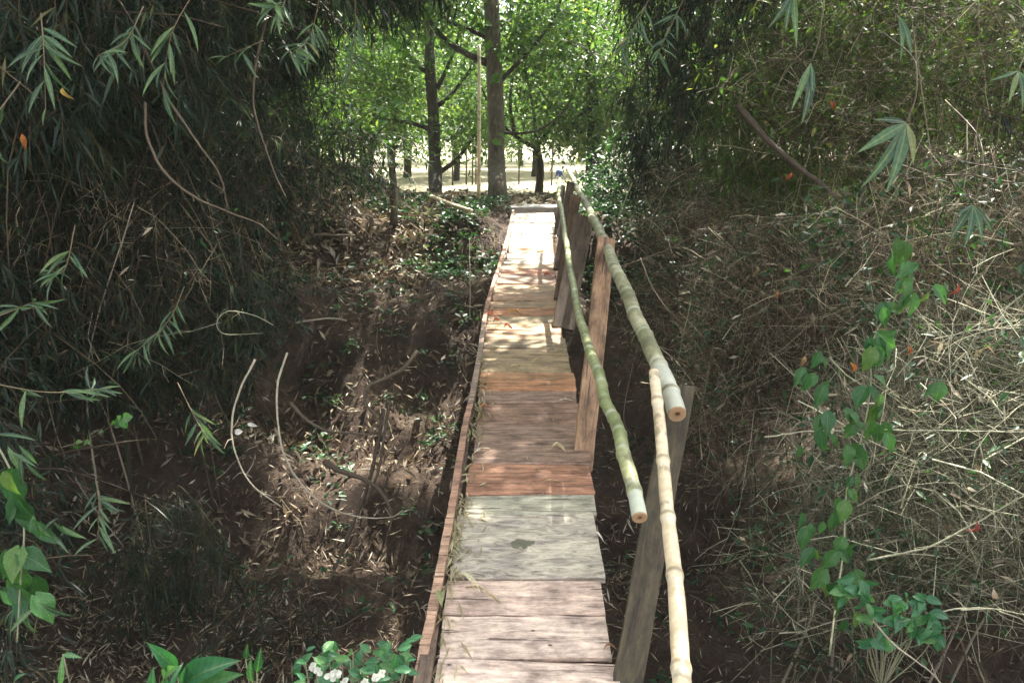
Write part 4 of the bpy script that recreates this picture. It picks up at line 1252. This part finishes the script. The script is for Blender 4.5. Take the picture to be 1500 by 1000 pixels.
vine('dead_branch', 'pale twig slanting down out of the lower right corner', 'branch', [(1275, 905, 3.0), (1310, 945, 2.9), (1365, 985, 2.8), (1400, 1030, 2.7)], .004, .003, tint=.9)
vine('dead_branch', 'bare twig arching over the lower right green sapling', 'branch', [(1330, 915, 3.0), (1390, 895, 3.0), (1450, 893, 3.0), (1510, 902, 2.95)], .004, .003, 'green_twig', .7)


# ------------------------------------------------------------------ leafy branches close enough to pick leaves apart
def sprig(label, p, nl, L=(.1, .17), kind='lance', mat='bamboo_leaf_single', spread=.9, down=.7, wide=1.0, r=.003, name='bamboo_branch', cat='branch', ends=0, twig='twig'):
    P = pts(p); sx_ = random.uniform(-.25, .25)
    P[1] = P[1] + Vector((sx_ * .6, random.uniform(-.1, .1), .03)); P[2] = P[2] + Vector((sx_ * 1.2, random.uniform(-.2, .1), random.uniform(-.02, .15)))
    down = down * random.uniform(.3, 1.2)
    root = thing(name, label, cat, P[0])
    c = smooth_curve(P, 20)
    rod('twig', [q - P[0] for q in P], r, r * .4, M[twig], root, 6, 18)
    for q in range(nl):
        t = 1.0 if q < ends else random.uniform(.25, 1.0); i_ = int(t * 19)
        pos = Vector(c[i_]); td = Vector(c[min(i_ + 1, 19)] - c[max(i_ - 1, 0)]).normalized()
        side = Vector((random.choice((-1, 1)) * random.uniform(.3, 1), random.gauss(0, .4), random.gauss(0, .3)))
        d = td * .6 + side * spread + Vector((0, 0, -down * random.uniform(.4, 1.3)))
        leaf(root, pos, d, facing(), random.uniform(L[0] * .6, L[1]), kind, mat, wide * random.uniform(.8, 1.2))
    return root


S = [('bamboo branch with a fan of dark leaves near the top left corner', [(60, 20, 3.4), (72, 90, 3.3), (60, 190, 3.3)], 20),
     ('bamboo branch of narrow leaves hanging at the left edge, upper half', [(30, 120, 3.2), (50, 220, 3.1), (42, 330, 3.1)], 22),
     ('bamboo branch drooping beside the slanting grey stem', [(210, 10, 3.6), (195, 70, 3.5), (188, 130, 3.5)], 20),
     ('bamboo branch with grey green leaves above the dark hollow', [(290, -20, 3.5), (270, 60, 3.5), (262, 130, 3.5)], 20),
     ('bamboo tip with bright pointed leaves at the top, left of the trees', [(420, -30, 3.8), (405, 20, 3.7), (385, 60, 3.7)], 16),
     ('bamboo tip of long drooping leaves hanging left of the tree gap', [(470, -10, 4.6), (450, 60, 4.6), (436, 120, 4.6)], 22),
     ('leafy tip hanging by the dark forked tree at the top', [(520, -20, 5.0), (505, 60, 5.0), (496, 130, 5.0)], 22),
     ('small tip with two bright leaves in the dark upper left', [(385, 60, 4.2), (366, 80, 4.2), (350, 100, 4.2)], 5),
     ('lit bamboo twig with pointed leaves at the left edge, mid height', [(-20, 470, 3.0), (50, 462, 3.0), (110, 470, 3.0)], 12),
     ('drooping bamboo leaves at the left edge below the lit twig', [(-20, 560, 2.9), (30, 590, 2.9), (80, 620, 2.9)], 20),
     ('wide fan of pointed leaves low at the left edge', [(-20, 640, 2.6), (10, 660, 2.6), (40, 680, 2.6)], 10),
     ('dim bamboo branch hanging in the hollow below the vine ring', [(270, 420, 4.8), (275, 480, 4.7), (262, 540, 4.7)], 18),
     ('dim cluster of leaves hanging just left of the bowed vines', [(260, 560, 4.9), (270, 620, 4.8), (282, 650, 4.8)], 18),
     ('dark leafy shoot in front of the hollow, upper left quarter', [(110, 330, 4.0), (120, 400, 3.9), (105, 440, 3.9)], 16),
     ('leafy bamboo twig drooping over the gully floor at the left', [(140, 700, 3.9), (175, 740, 3.8), (205, 790, 3.8)], 16),
     ('dark fringe of leaves right of the far railing at the top', [(960, -20, 5.0), (950, 40, 5.0), (935, 110, 5.0)], 24),
     ('second dark fringe of leaves at the top, right of the first', [(1010, -20, 5.2), (1000, 40, 5.2), (985, 90, 5.2)], 20)]
for lab, p, nl in S:
    sprig(lab, p, nl, (.11, .19) if p[0][2] > 3.3 else (.09, .16))


def fan(label, px, py, Z_, tips, mat='bamboo_leaf_single', stem_to=None, wide=1.35, name='bamboo_leaf_fan'):
    P0 = at(px, py, Z_); root = thing(name, label, 'leaves', P0)
    st = stem_to or (px + 15, py - 60)
    e_ = at(st[0], st[1], Z_ + .1) - P0
    rod('twig', [Vector((0, 0, 0)), e_ * .5 + Vector((.01, 0, 0)), e_, e_ * 1.8 + Vector((.05, .2, 0)), e_ * 2.6 + Vector((.12, .7, .05))], .002, .003, M['twig'], root, 6, 20, 0, .3)
    for tx, ty, w in tips:
        d = at(tx, ty, Z_ - .04) - P0
        leaf(root, P0, d, Vector((random.gauss(0, .25), -1, .35)), d.length, 'lance', mat, wide * w)
    return root


fan('large blue green bamboo leaves fanning out in the upper right brush', 1328, 180, 2.9, [(1258, 222, 1.0), (1266, 275, .8), (1302, 280, .9), (1340, 240, 1.0), (1282, 174, .9)])
fan('pair of lit bamboo leaves hanging down in the upper right', 1188, 92, 3.3, [(1178, 180, .9), (1160, 160, .7), (1190, 150, .6)])
fan('three bamboo leaves hanging at the top edge, right of centre', 1162, -12, 3.4, [(1150, 45, .7), (1167, 68, .6), (1128, 40, .8)])
fan('narrow leaves pointing down at the right of the top edge', 1316, 22, 3.5, [(1338, 82, .7), (1322, 88, .6)], stem_to=(1310, -10))
fan('bamboo leaves at the right picture edge below the dark corner', 1492, 104, 3.1, [(1478, 150, .8), (1500, 158, .8), (1452, 118, .6), (1520, 140, .8)])
fan('dim blue green leaf fan in the right brush below the large one', 1425, 300, 3.4, [(1392, 350, .9), (1415, 362, .9), (1440, 352, 1.0), (1456, 340, .8), (1398, 318, .8)])

# climbing vine with heart-shaped leaves
stem = [(1330, 330, 3.9), (1322, 390, 3.85), (1310, 440, 3.8), (1278, 500, 3.75), (1275, 570, 3.7), (1262, 640, 3.65), (1240, 720, 3.6), (1236, 800, 3.5), (1225, 880, 3.4), (1215, 960, 3.3)]
P = pts(stem); root = thing('climbing_vine', 'green climbing vine with heart shaped leaves running down the right brush', 'vine', P[-1])
rod('stem', [q - P[-1] for q in P], .003, .005, M['green_twig'], root, 6, 40)
HL = [(1318, 362, 4), (1316, 385, 3), (1325, 405, 3), (1330, 425, 4), (1342, 380, 2), (1302, 452, 3), (1282, 490, 4), (1290, 505, 4), (1270, 512, 3), (1276, 560, 3), (1282, 585, 3), (1275, 620, 4), (1258, 615, 2), (1290, 625, 2),
      (1205, 525, 2), (1186, 548, 3), (1215, 560, 2), (1212, 610, 3), (1205, 640, 3), (1240, 600, 2), (1245, 655, 3), (1262, 660, 2), (1235, 710, 2), (1250, 700, 2), (1232, 740, 3), (1210, 760, 2), (1244, 790, 3), (1220, 810, 2), (1190, 775, 2),
      (1250, 830, 2), (1200, 840, 2), (1230, 860, 3), (1175, 650, 1), (1168, 745, 1), (1366, 420, 2), (1370, 560, 2), (1245, 900, 2), (1195, 800, 2)]
hearts = []
for px, py, nn in HL:
    for q in range(nn):
        zz = float(np.interp(py, [330, 960], [3.85, 3.2]))
        hearts.append(leaf(root, at(px + random.uniform(-10, 10), py + random.uniform(-10, 10), zz - random.uniform(0, .15)), (random.gauss(0, .5), random.gauss(0, .2), -1), facing(.5), random.uniform(.06, .12), 'heart', 'heart_leaf', random.uniform(.7, 1.0)))

# sapling with bright oval leaves at lower right
root = thing('sapling', 'bright green oval leaved sapling at the foot of the right brush', 'sapling', at(1290, 1010, 3.1))
b = root.location
SPR = [(1262, 868), (1272, 885), (1285, 905), (1300, 880), (1330, 878), (1345, 905), (1362, 900), (1340, 930), (1275, 935), (1300, 920), (1355, 880), (1240, 868), (1372, 925), (1320, 900), (1258, 850)]
for px, py in SPR:
    e = at(px, py, 2.95)
    rod('twig', [Vector((0, 0, 0)), (e - b) * .5 + Vector((random.gauss(0, .03), 0, .02)), e - b], .003, .0015, M['green_twig'], root, 5, 8)
    for q in range(4):
        leaf(root, e + Vector((random.gauss(0, .012), 0, random.gauss(0, .012))), (random.gauss(0, 1), -.3, random.gauss(-.1, .6)), facing(.5), random.uniform(.05, .085), 'oval', 'fresh_leaf', 1.2)


# near-left plants on the bank
def plant(name, label, base, items, kind, mat, cat='plant', wide=1.0, stemr=.004):
    root = thing(name, label, cat, base); b = Vector(base)
    for (px, py, Z_, tx, ty, zt) in items:
        s0 = at(px, py, Z_); e = at(tx, ty, zt)
        rod('stalk', [Vector((random.gauss(0, .02), random.gauss(0, .02), 0)), (s0 - b) * .6 + Vector((0, .02, .01)), s0 - b], stemr, stemr * .5, M['green_twig'], root, 6, 8)
        leaf(root, s0, e - s0, Vector((random.gauss(0, .25), -.6, .8)), (e - s0).length, kind, mat, wide)
    return root


bb = gz(-1.02, 2.2)
plant('broad_leaf_plant', 'bright green plant with long broad leaves at the bottom edge, left', bb,
      [(258, 982, 2.2, 218, 942, 2.1), (232, 1030, 2.1, 222, 978, 2.05), (268, 1005, 2.2, 342, 965, 2.05), (285, 1015, 2.2, 350, 985, 2.1), (285, 985, 2.25, 290, 965, 2.2), (270, 1010, 2.2, 288, 960, 2.15), (250, 1010, 2.15, 268, 968, 2.2),
       (300, 1000, 2.2, 322, 958, 2.25), (240, 1000, 2.2, 258, 975, 2.1), (255, 1010, 2.1, 240, 990, 2.0)], 'oval', 'fresh_leaf', wide=.62)
bb = gz(-1.45, 2.3)
root = plant('grass_tuft', 'single arching grass blade at the bottom left', bb, [(88, 1010, 2.2, 92, 958, 2.2), (92, 958, 2.2, 118, 962, 2.15), (20, 1000, 2.2, 35, 985, 2.15)], 'lance', 'fresh_leaf', 'grass', 1.3)
bb = gz(-.85, 2.25)
plant('sprout', 'slim shoot with a narrow bright leaf between the two bottom plants', bb, [(370, 1000, 2.25, 366, 965, 2.2), (376, 985, 2.25, 382, 950, 2.2), (360, 965, 2.3, 362, 945, 2.25)], 'lance', 'fresh_leaf', wide=1.8)
root = thing('flowering_plant', 'small leafy plant with white flowers by the left foot of the bridge', 'plant', gz(-.55, 2.2))
b = root.location
for q in range(120):
    px = random.uniform(425, 606); py = random.uniform(952, 1030)
    if px > 545 and random.random() < .5: py = random.uniform(938, 985)
    e = at(px, py, random.uniform(2.1, 2.35))
    if q % 4 == 0: rod('stalk', [Vector((random.gauss(0, .04), random.gauss(0, .03), 0)), (e - b) * .6, e - b], .003, .0015, M['green_twig'], root, 5, 6)
    leaf(root, e, (random.gauss(0, 1), random.gauss(0, .4), random.gauss(.1, .6)), Vector((random.gauss(0, .35), -.5, .85)), random.uniform(.028, .055), 'oval', 'fresh_leaf', 1.15)
for px, py in [(458, 975), (466, 982), (484, 990), (492, 985), (550, 992), (535, 998), (560, 985), (505, 998)]:
    e = at(px, py, 2.08)
    for q in range(4):
        a = q * 1.57 + random.random()
        leaf(root, e, (math.cos(a), -.1, math.sin(a)), Vector((0, -.7, .7)), random.uniform(.011, .019), 'round', 'white_leaf', 1.1, 'petal')

# left-edge creeper
P = pts([(-10, 640, 2.9), (20, 700, 2.85), (35, 770, 2.8), (30, 850, 2.75), (25, 940, 2.7)])
root = thing('creeper', 'green creeper with round and pointed leaves hanging down the lower left edge', 'vine', P[0])
rod('stem', [q - P[0] for q in P], .004, .003, M['green_twig'], root, 6, 30)
for px, py, nn, mt, kd in [(8, 690, 3, 'heart_leaf', 'heart'), (30, 740, 4, 'heart_leaf', 'heart'), (48, 752, 3, 'heart_leaf', 'oval'), (20, 810, 4, 'heart_leaf', 'heart'), (40, 835, 3, 'heart_leaf', 'heart'), (12, 870, 4, 'heart_leaf', 'heart'),
                           (44, 868, 2, 'fresh_leaf', 'heart'), (20, 650, 4, 'bamboo_leaf_single', 'lance'), (35, 665, 3, 'bamboo_leaf_single', 'lance'), (28, 890, 4, 'bamboo_leaf_single', 'lance'), (50, 880, 3, 'bamboo_leaf_single', 'lance'), (80, 770, 4, 'bamboo_leaf_single', 'lance')]:
    for q in range(nn):
        leaf(root, at(px + random.uniform(-12, 12), py + random.uniform(-12, 12), 2.75 + random.uniform(-.06, .06)), (random.gauss(.2, .5), random.gauss(0, .2), -.8), facing(.4), random.uniform(.07, .13), kd, mt, .9 if kd != 'lance' else 1.2)
# small compound sprig that catches the light
root = sprig('small sprig of round pale leaves catching light in the left hollow', [(90, 655, 3.6), (120, 645, 3.6), (170, 612, 3.55)], 12, (.035, .05), 'round', 'heart_leaf', .6, .2, 1.0, .002, 'leafy_sprig')


# thin haze box, added to lift the shadows
m = bpy.data.materials.new('haze'); m.use_nodes = True
nt = m.node_tree; nt.nodes.clear(); out = nt.nodes.new('ShaderNodeOutputMaterial'); pv = nt.nodes.new('ShaderNodeVolumePrincipled')
pv.inputs['Color'].default_value = (.93, .97, .9, 1); pv.inputs['Density'].default_value = .0009; pv.inputs['Anisotropy'].default_value = .2
nt.links.new(pv.outputs[0], out.inputs['Volume'])
g = Geo(); x0, x1, y0, y1, z0, z1 = -320, 320, -70, 430, -4, 24
V = [(x, y, z) for x in (x0, x1) for y in (y0, y1) for z in (z0, z1)]
g.add(V, [[0, 1, 3], [0, 3, 2], [4, 6, 7], [4, 7, 5], [0, 4, 5], [0, 5, 1], [2, 3, 7], [2, 7, 6], [0, 2, 6], [0, 6, 4], [1, 5, 7], [1, 7, 3]], .5)
tag(link('haze', g.mesh('haze', m, False)), 'faint haze added over the whole scene to lift the shadows', 'haze', kind='stuff')

# ------------------------------------------------------------------ single dry leaves
def deck_pt(px, py, lift=.012):
    y = dF(py); z = dz(y) + lift; Z_ = y * CP + (EYE - z) * SP
    return Vector(((px - 750) / F * Z_, y, z))


def dry(label, pos, d, L, kind, stops, wide=1.0, curl=.2, name='dry_leaf', n_=None):
    key = 'dry_' + '_'.join(str(int(v * 100)) for v in stops)
    if key not in M: M[key] = leafmat(key, [(0, stops), (1, tuple(v * 1.15 for v in stops))], .15, .7, True, (1, .9, .7))
    g = Geo(); src = leaf_mesh(kind, key)
    V = np.zeros(len(src.vertices) * 3, np.float32); src.vertices.foreach_get('co', V); V = V.reshape(-1, 3)
    V[:, 2] += curl * np.abs(V[:, 0]) + rng.normal(size=len(V)) * .02 * (1 + curl) + curl * .25 * np.sin(V[:, 1] * 4.5)
    T = np.zeros(len(src.polygons) * 3, np.int32); src.polygons.foreach_get('vertices', T)
    g.add(V, T, .5)
    o = link(name, g.mesh(name, M[key]))
    d = Vector(d).normalized(); up = Vector(n_ or (random.gauss(0, .15), random.gauss(0, .15), 1)); x = d.cross(up).normalized(); z = x.cross(d)
    o.matrix_world = Matrix.Translation(pos) @ Matrix((x, d, z)).transposed().to_4x4() @ Matrix.Diagonal((L * wide, L, L, 1))
    return tag(o, label, 'leaf')


dry('curled cream leaf lying on the reddish brown planks right of the middle', deck_pt(806, 668, .012), (1, -.05, 0), .095, 'oval', (.62, .55, .38), 1.0, .6)
dry('thin cream leaf lying on the dark seam above the curled leaf', deck_pt(818, 588, .008), (1, .1, 0), .10, 'lance', (.7, .64, .5), .8)
dry('pale sliver lying flat on the orange red plank', deck_pt(795, 709, .008), (1, .02, 0), .10, 'lance', (.62, .5, .32), .45)
dry('white dry leaf tip stuck at the right end of the grey plank', deck_pt(873, 783, .01), (.25, -1, .1), .09, 'lance', (.75, .68, .62), .8)
dry('small brown dead leaf near the right end of a far pink plank', deck_pt(884, 955, .01), (1, .3, 0), .05, 'oval', (.35, .2, .14), .8, .5)
dry('orange dry leaf resting against the edge strip', deck_pt(704, 606, .02), (1, .2, .2), .06, 'oval', (.42, .17, .08), 1.1, .5)
dry('long straw coloured leaf lying slantwise over the lower left planks', deck_pt(668, 843, .02), (1, -.9, .02), .14, 'lance', (.6, .55, .38), 1.3)
dry('narrow tan leaf crossing the pale pink plank', deck_pt(682, 858, .008), (1, -.55, 0), .15, 'lance', (.5, .38, .22), .4)
dry('pale curved fibre across the seam at the near edge of the grey plank', deck_pt(706, 832, .01), (1, -.3, 0), .12, 'lance', (.62, .58, .5), .35)
dry('olive green leaf tucked beside the edge strip, lower left', deck_pt(648, 872, .03), (.05, -1, .1), .10, 'oval', (.28, .3, .15), .8)
dry('pale slanting leaf on the brown planks next to the edge strip', deck_pt(692, 675, .012), (1, 1.0, .05), .14, 'lance', (.55, .46, .38), .9)
dry('short pale leaf beside the slanting one', deck_pt(700, 665, .012), (.3, 1, .05), .08, 'lance', (.6, .52, .42), .9)
dry('red leaf curled on the sunlit patch of planks', deck_pt(738, 488, .02), (1, -.6, .2), .085, 'oval', (.4, .1, .06), 1.0, .7)
dry('red brown leaf lying left of the sunlit patch', deck_pt(714, 470, .02), (1, -1, .2), .09, 'oval', (.38, .11, .06), .8, .7)
dry('long orange leaf slanting across the sunlit planks', deck_pt(742, 468, .02), (1, .7, .05), .16, 'lance', (.6, .3, .06), .9, .4)
dry('dark red dry leaf just below the red curled leaf', deck_pt(722, 480, .02), (1, .4, .1), .08, 'oval', (.3, .09, .06), .9, .7)
dry('orange red leaf lying on the far red plank near the railing', deck_pt(796, 410, .02), (1, -.2, .1), .11, 'oval', (.55, .2, .13), .9, .6)
dry('yellow leaf fragment by the right edge of the olive planks', deck_pt(815, 521, .01), (1, 0, 0), .055, 'oval', (.6, .5, .2), .9)
dry('straw coloured leaf slanting on the olive planks, left one', deck_pt(745, 541, .01), (1, 1.1, 0), .13, 'lance', (.5, .4, .22), .8)
dry('straw coloured leaf slanting on the olive planks, right one', deck_pt(778, 533, .01), (1, 1.3, 0), .13, 'lance', (.48, .4, .22), .8)
dry('whitish curled leaf at the left end of an olive plank', deck_pt(713, 552, .02), (.1, 1, .2), .09, 'oval', (.65, .55, .42), .7, .5)
dry('white leaf scrap shining in the hollow inside the left bowed vine', at(344, 634, 5.2), (1, .2, .2), .05, 'round', (.8, .76, .72), 1, .3, n_=(0, -1, .5))
dry('slim white leaf scrap right of the shining one', at(362, 620, 5.3), (1, 0, -.3), .07, 'oval', (.75, .72, .66), .9, .3, n_=(0, -1, .5))
for lab, px, py, Z_, stp in [('orange dead leaf caught in the upper right twigs', 1216, 148, 4.6, (.6, .12, .04)), ('tan folded dead leaf hanging above the heart leaves', 1180, 520, 3.6, (.5, .3, .14)),
                             ('bright orange leaf in the middle of the right brush', 1328, 505, 3.7, (.65, .2, .05)), ('dark red leaf hanging in the lower right brush', 1430, 762, 3.1, (.3, .06, .05)),
                             ('orange dead leaf at the left of the right brush', 1245, 530, 3.7, (.6, .2, .05)), ('long tan dead leaf at the left rim of the brush', 1108, 388, 4.4, (.38, .28, .16)),
                             ('red leaf in the twigs near the dim leaf fan', 1402, 416, 3.7, (.5, .1, .06)), ('yellowed leaf hanging at the left edge, upper half', 92, 128, 3.2, (.6, .42, .1)),
                             ('orange leaf tip at the left edge among the narrow leaves', 32, 196, 3.0, (.6, .22, .06)), ('cream leaf drooping in the lower right brush', 1455, 860, 3.0, (.6, .5, .4)),
                             ('pink red scrap of leaf under the dark slanting branch', 1160, 253, 4.8, (.6, .12, .06)), ('orange dry leaf in the brush below the slanting branch', 1140, 425, 4.5, (.5, .24, .1))]:
    dry(lab, at(px, py, Z_), (random.gauss(0, .5), 0, -1), .058, 'oval', tuple(v_ * .62 for v_ in stp), .8, .7, n_=(random.gauss(0, .3), -1, .4))

# the two leaves shining yellow green in the right brush
root = thing('lit_leaf_pair', 'two yellow green leaves glowing in the sun in the right brush', 'leaves', at(1312, 352, 3.6))
for px, py, L in ((1312, 352, .13), (1326, 356, .10)):
    leaf(root, at(px, py, 3.6), (random.gauss(.1, .1), 0, -1), Vector((.1, -1, .3)), L, 'heart', 'white_leaf' if False else 'teak_leaf', .7)

# ------------------------------------------------------------------ straw gathered along the edge strip
g = Geo(); n = 430
py = rng.choice([1, 2, 3], n); 
pys = np.where(rng.random(n) < .35, rng.normal(610, 30, n), rng.uniform(585, 1010, n)); pys = np.where(rng.random(n) < .25, rng.normal(790, 28, n), pys); pys = np.where(rng.random(n) < .18, rng.uniform(400, 585, n), pys)
ex = np.array([v_.x for v_ in ep]); ey = np.array([v_.y for v_ in ep])
P = []; Dd = []
for v_ in pys:
    y = dF(v_); e = float(np.interp(y, ey, ex)); l = dl(y)
    xx = random.uniform(e + .02, l + .035) if random.random() < .82 else random.uniform(l, l + .12)
    P.append((xx, y, dz(y) + random.uniform(-.012, .02))); Dd.append((random.gauss(.1, .35), random.choice((-1, 1)), random.gauss(.05, .18)))
P = np.array(P); L = rng.uniform(.05, .15, n)
leaves(g, P - nrm(np.array(Dd)) * L[:, None] * .5, Dd, rng.normal(size=(n, 3)) * .5 + [0, 0, 1], L, rng.uniform(.006, .013, n), rng.random(n), 0, .3)
# loose bits elsewhere on the deck
m_ = 120; yy = rng.uniform(3, 11.5, m_) ; xx = np.array([dl(v_) for v_ in yy]) + W * rng.random(m_) ** 1.6
zz = np.array([dz(v_) for v_ in yy]) + .006
dd = rdir(m_); dd[:, 2] = 0.02
L = rng.uniform(.03, .1, m_)
leaves(g, np.stack([xx, yy, zz], 1), dd, [0, 0, 1.], L, rng.uniform(.002, .008, m_), rng.random(m_) * .6, 0, .1)
tag(link('straw_litter', g.mesh('straw_litter', M['straw'])), 'dry straw and bamboo leaves gathered along the left edge strip', 'leaf litter', kind='stuff')
print('objects', len(bpy.data.objects), 'tris', sum(len(m_.polygons) for m_ in bpy.data.meshes))
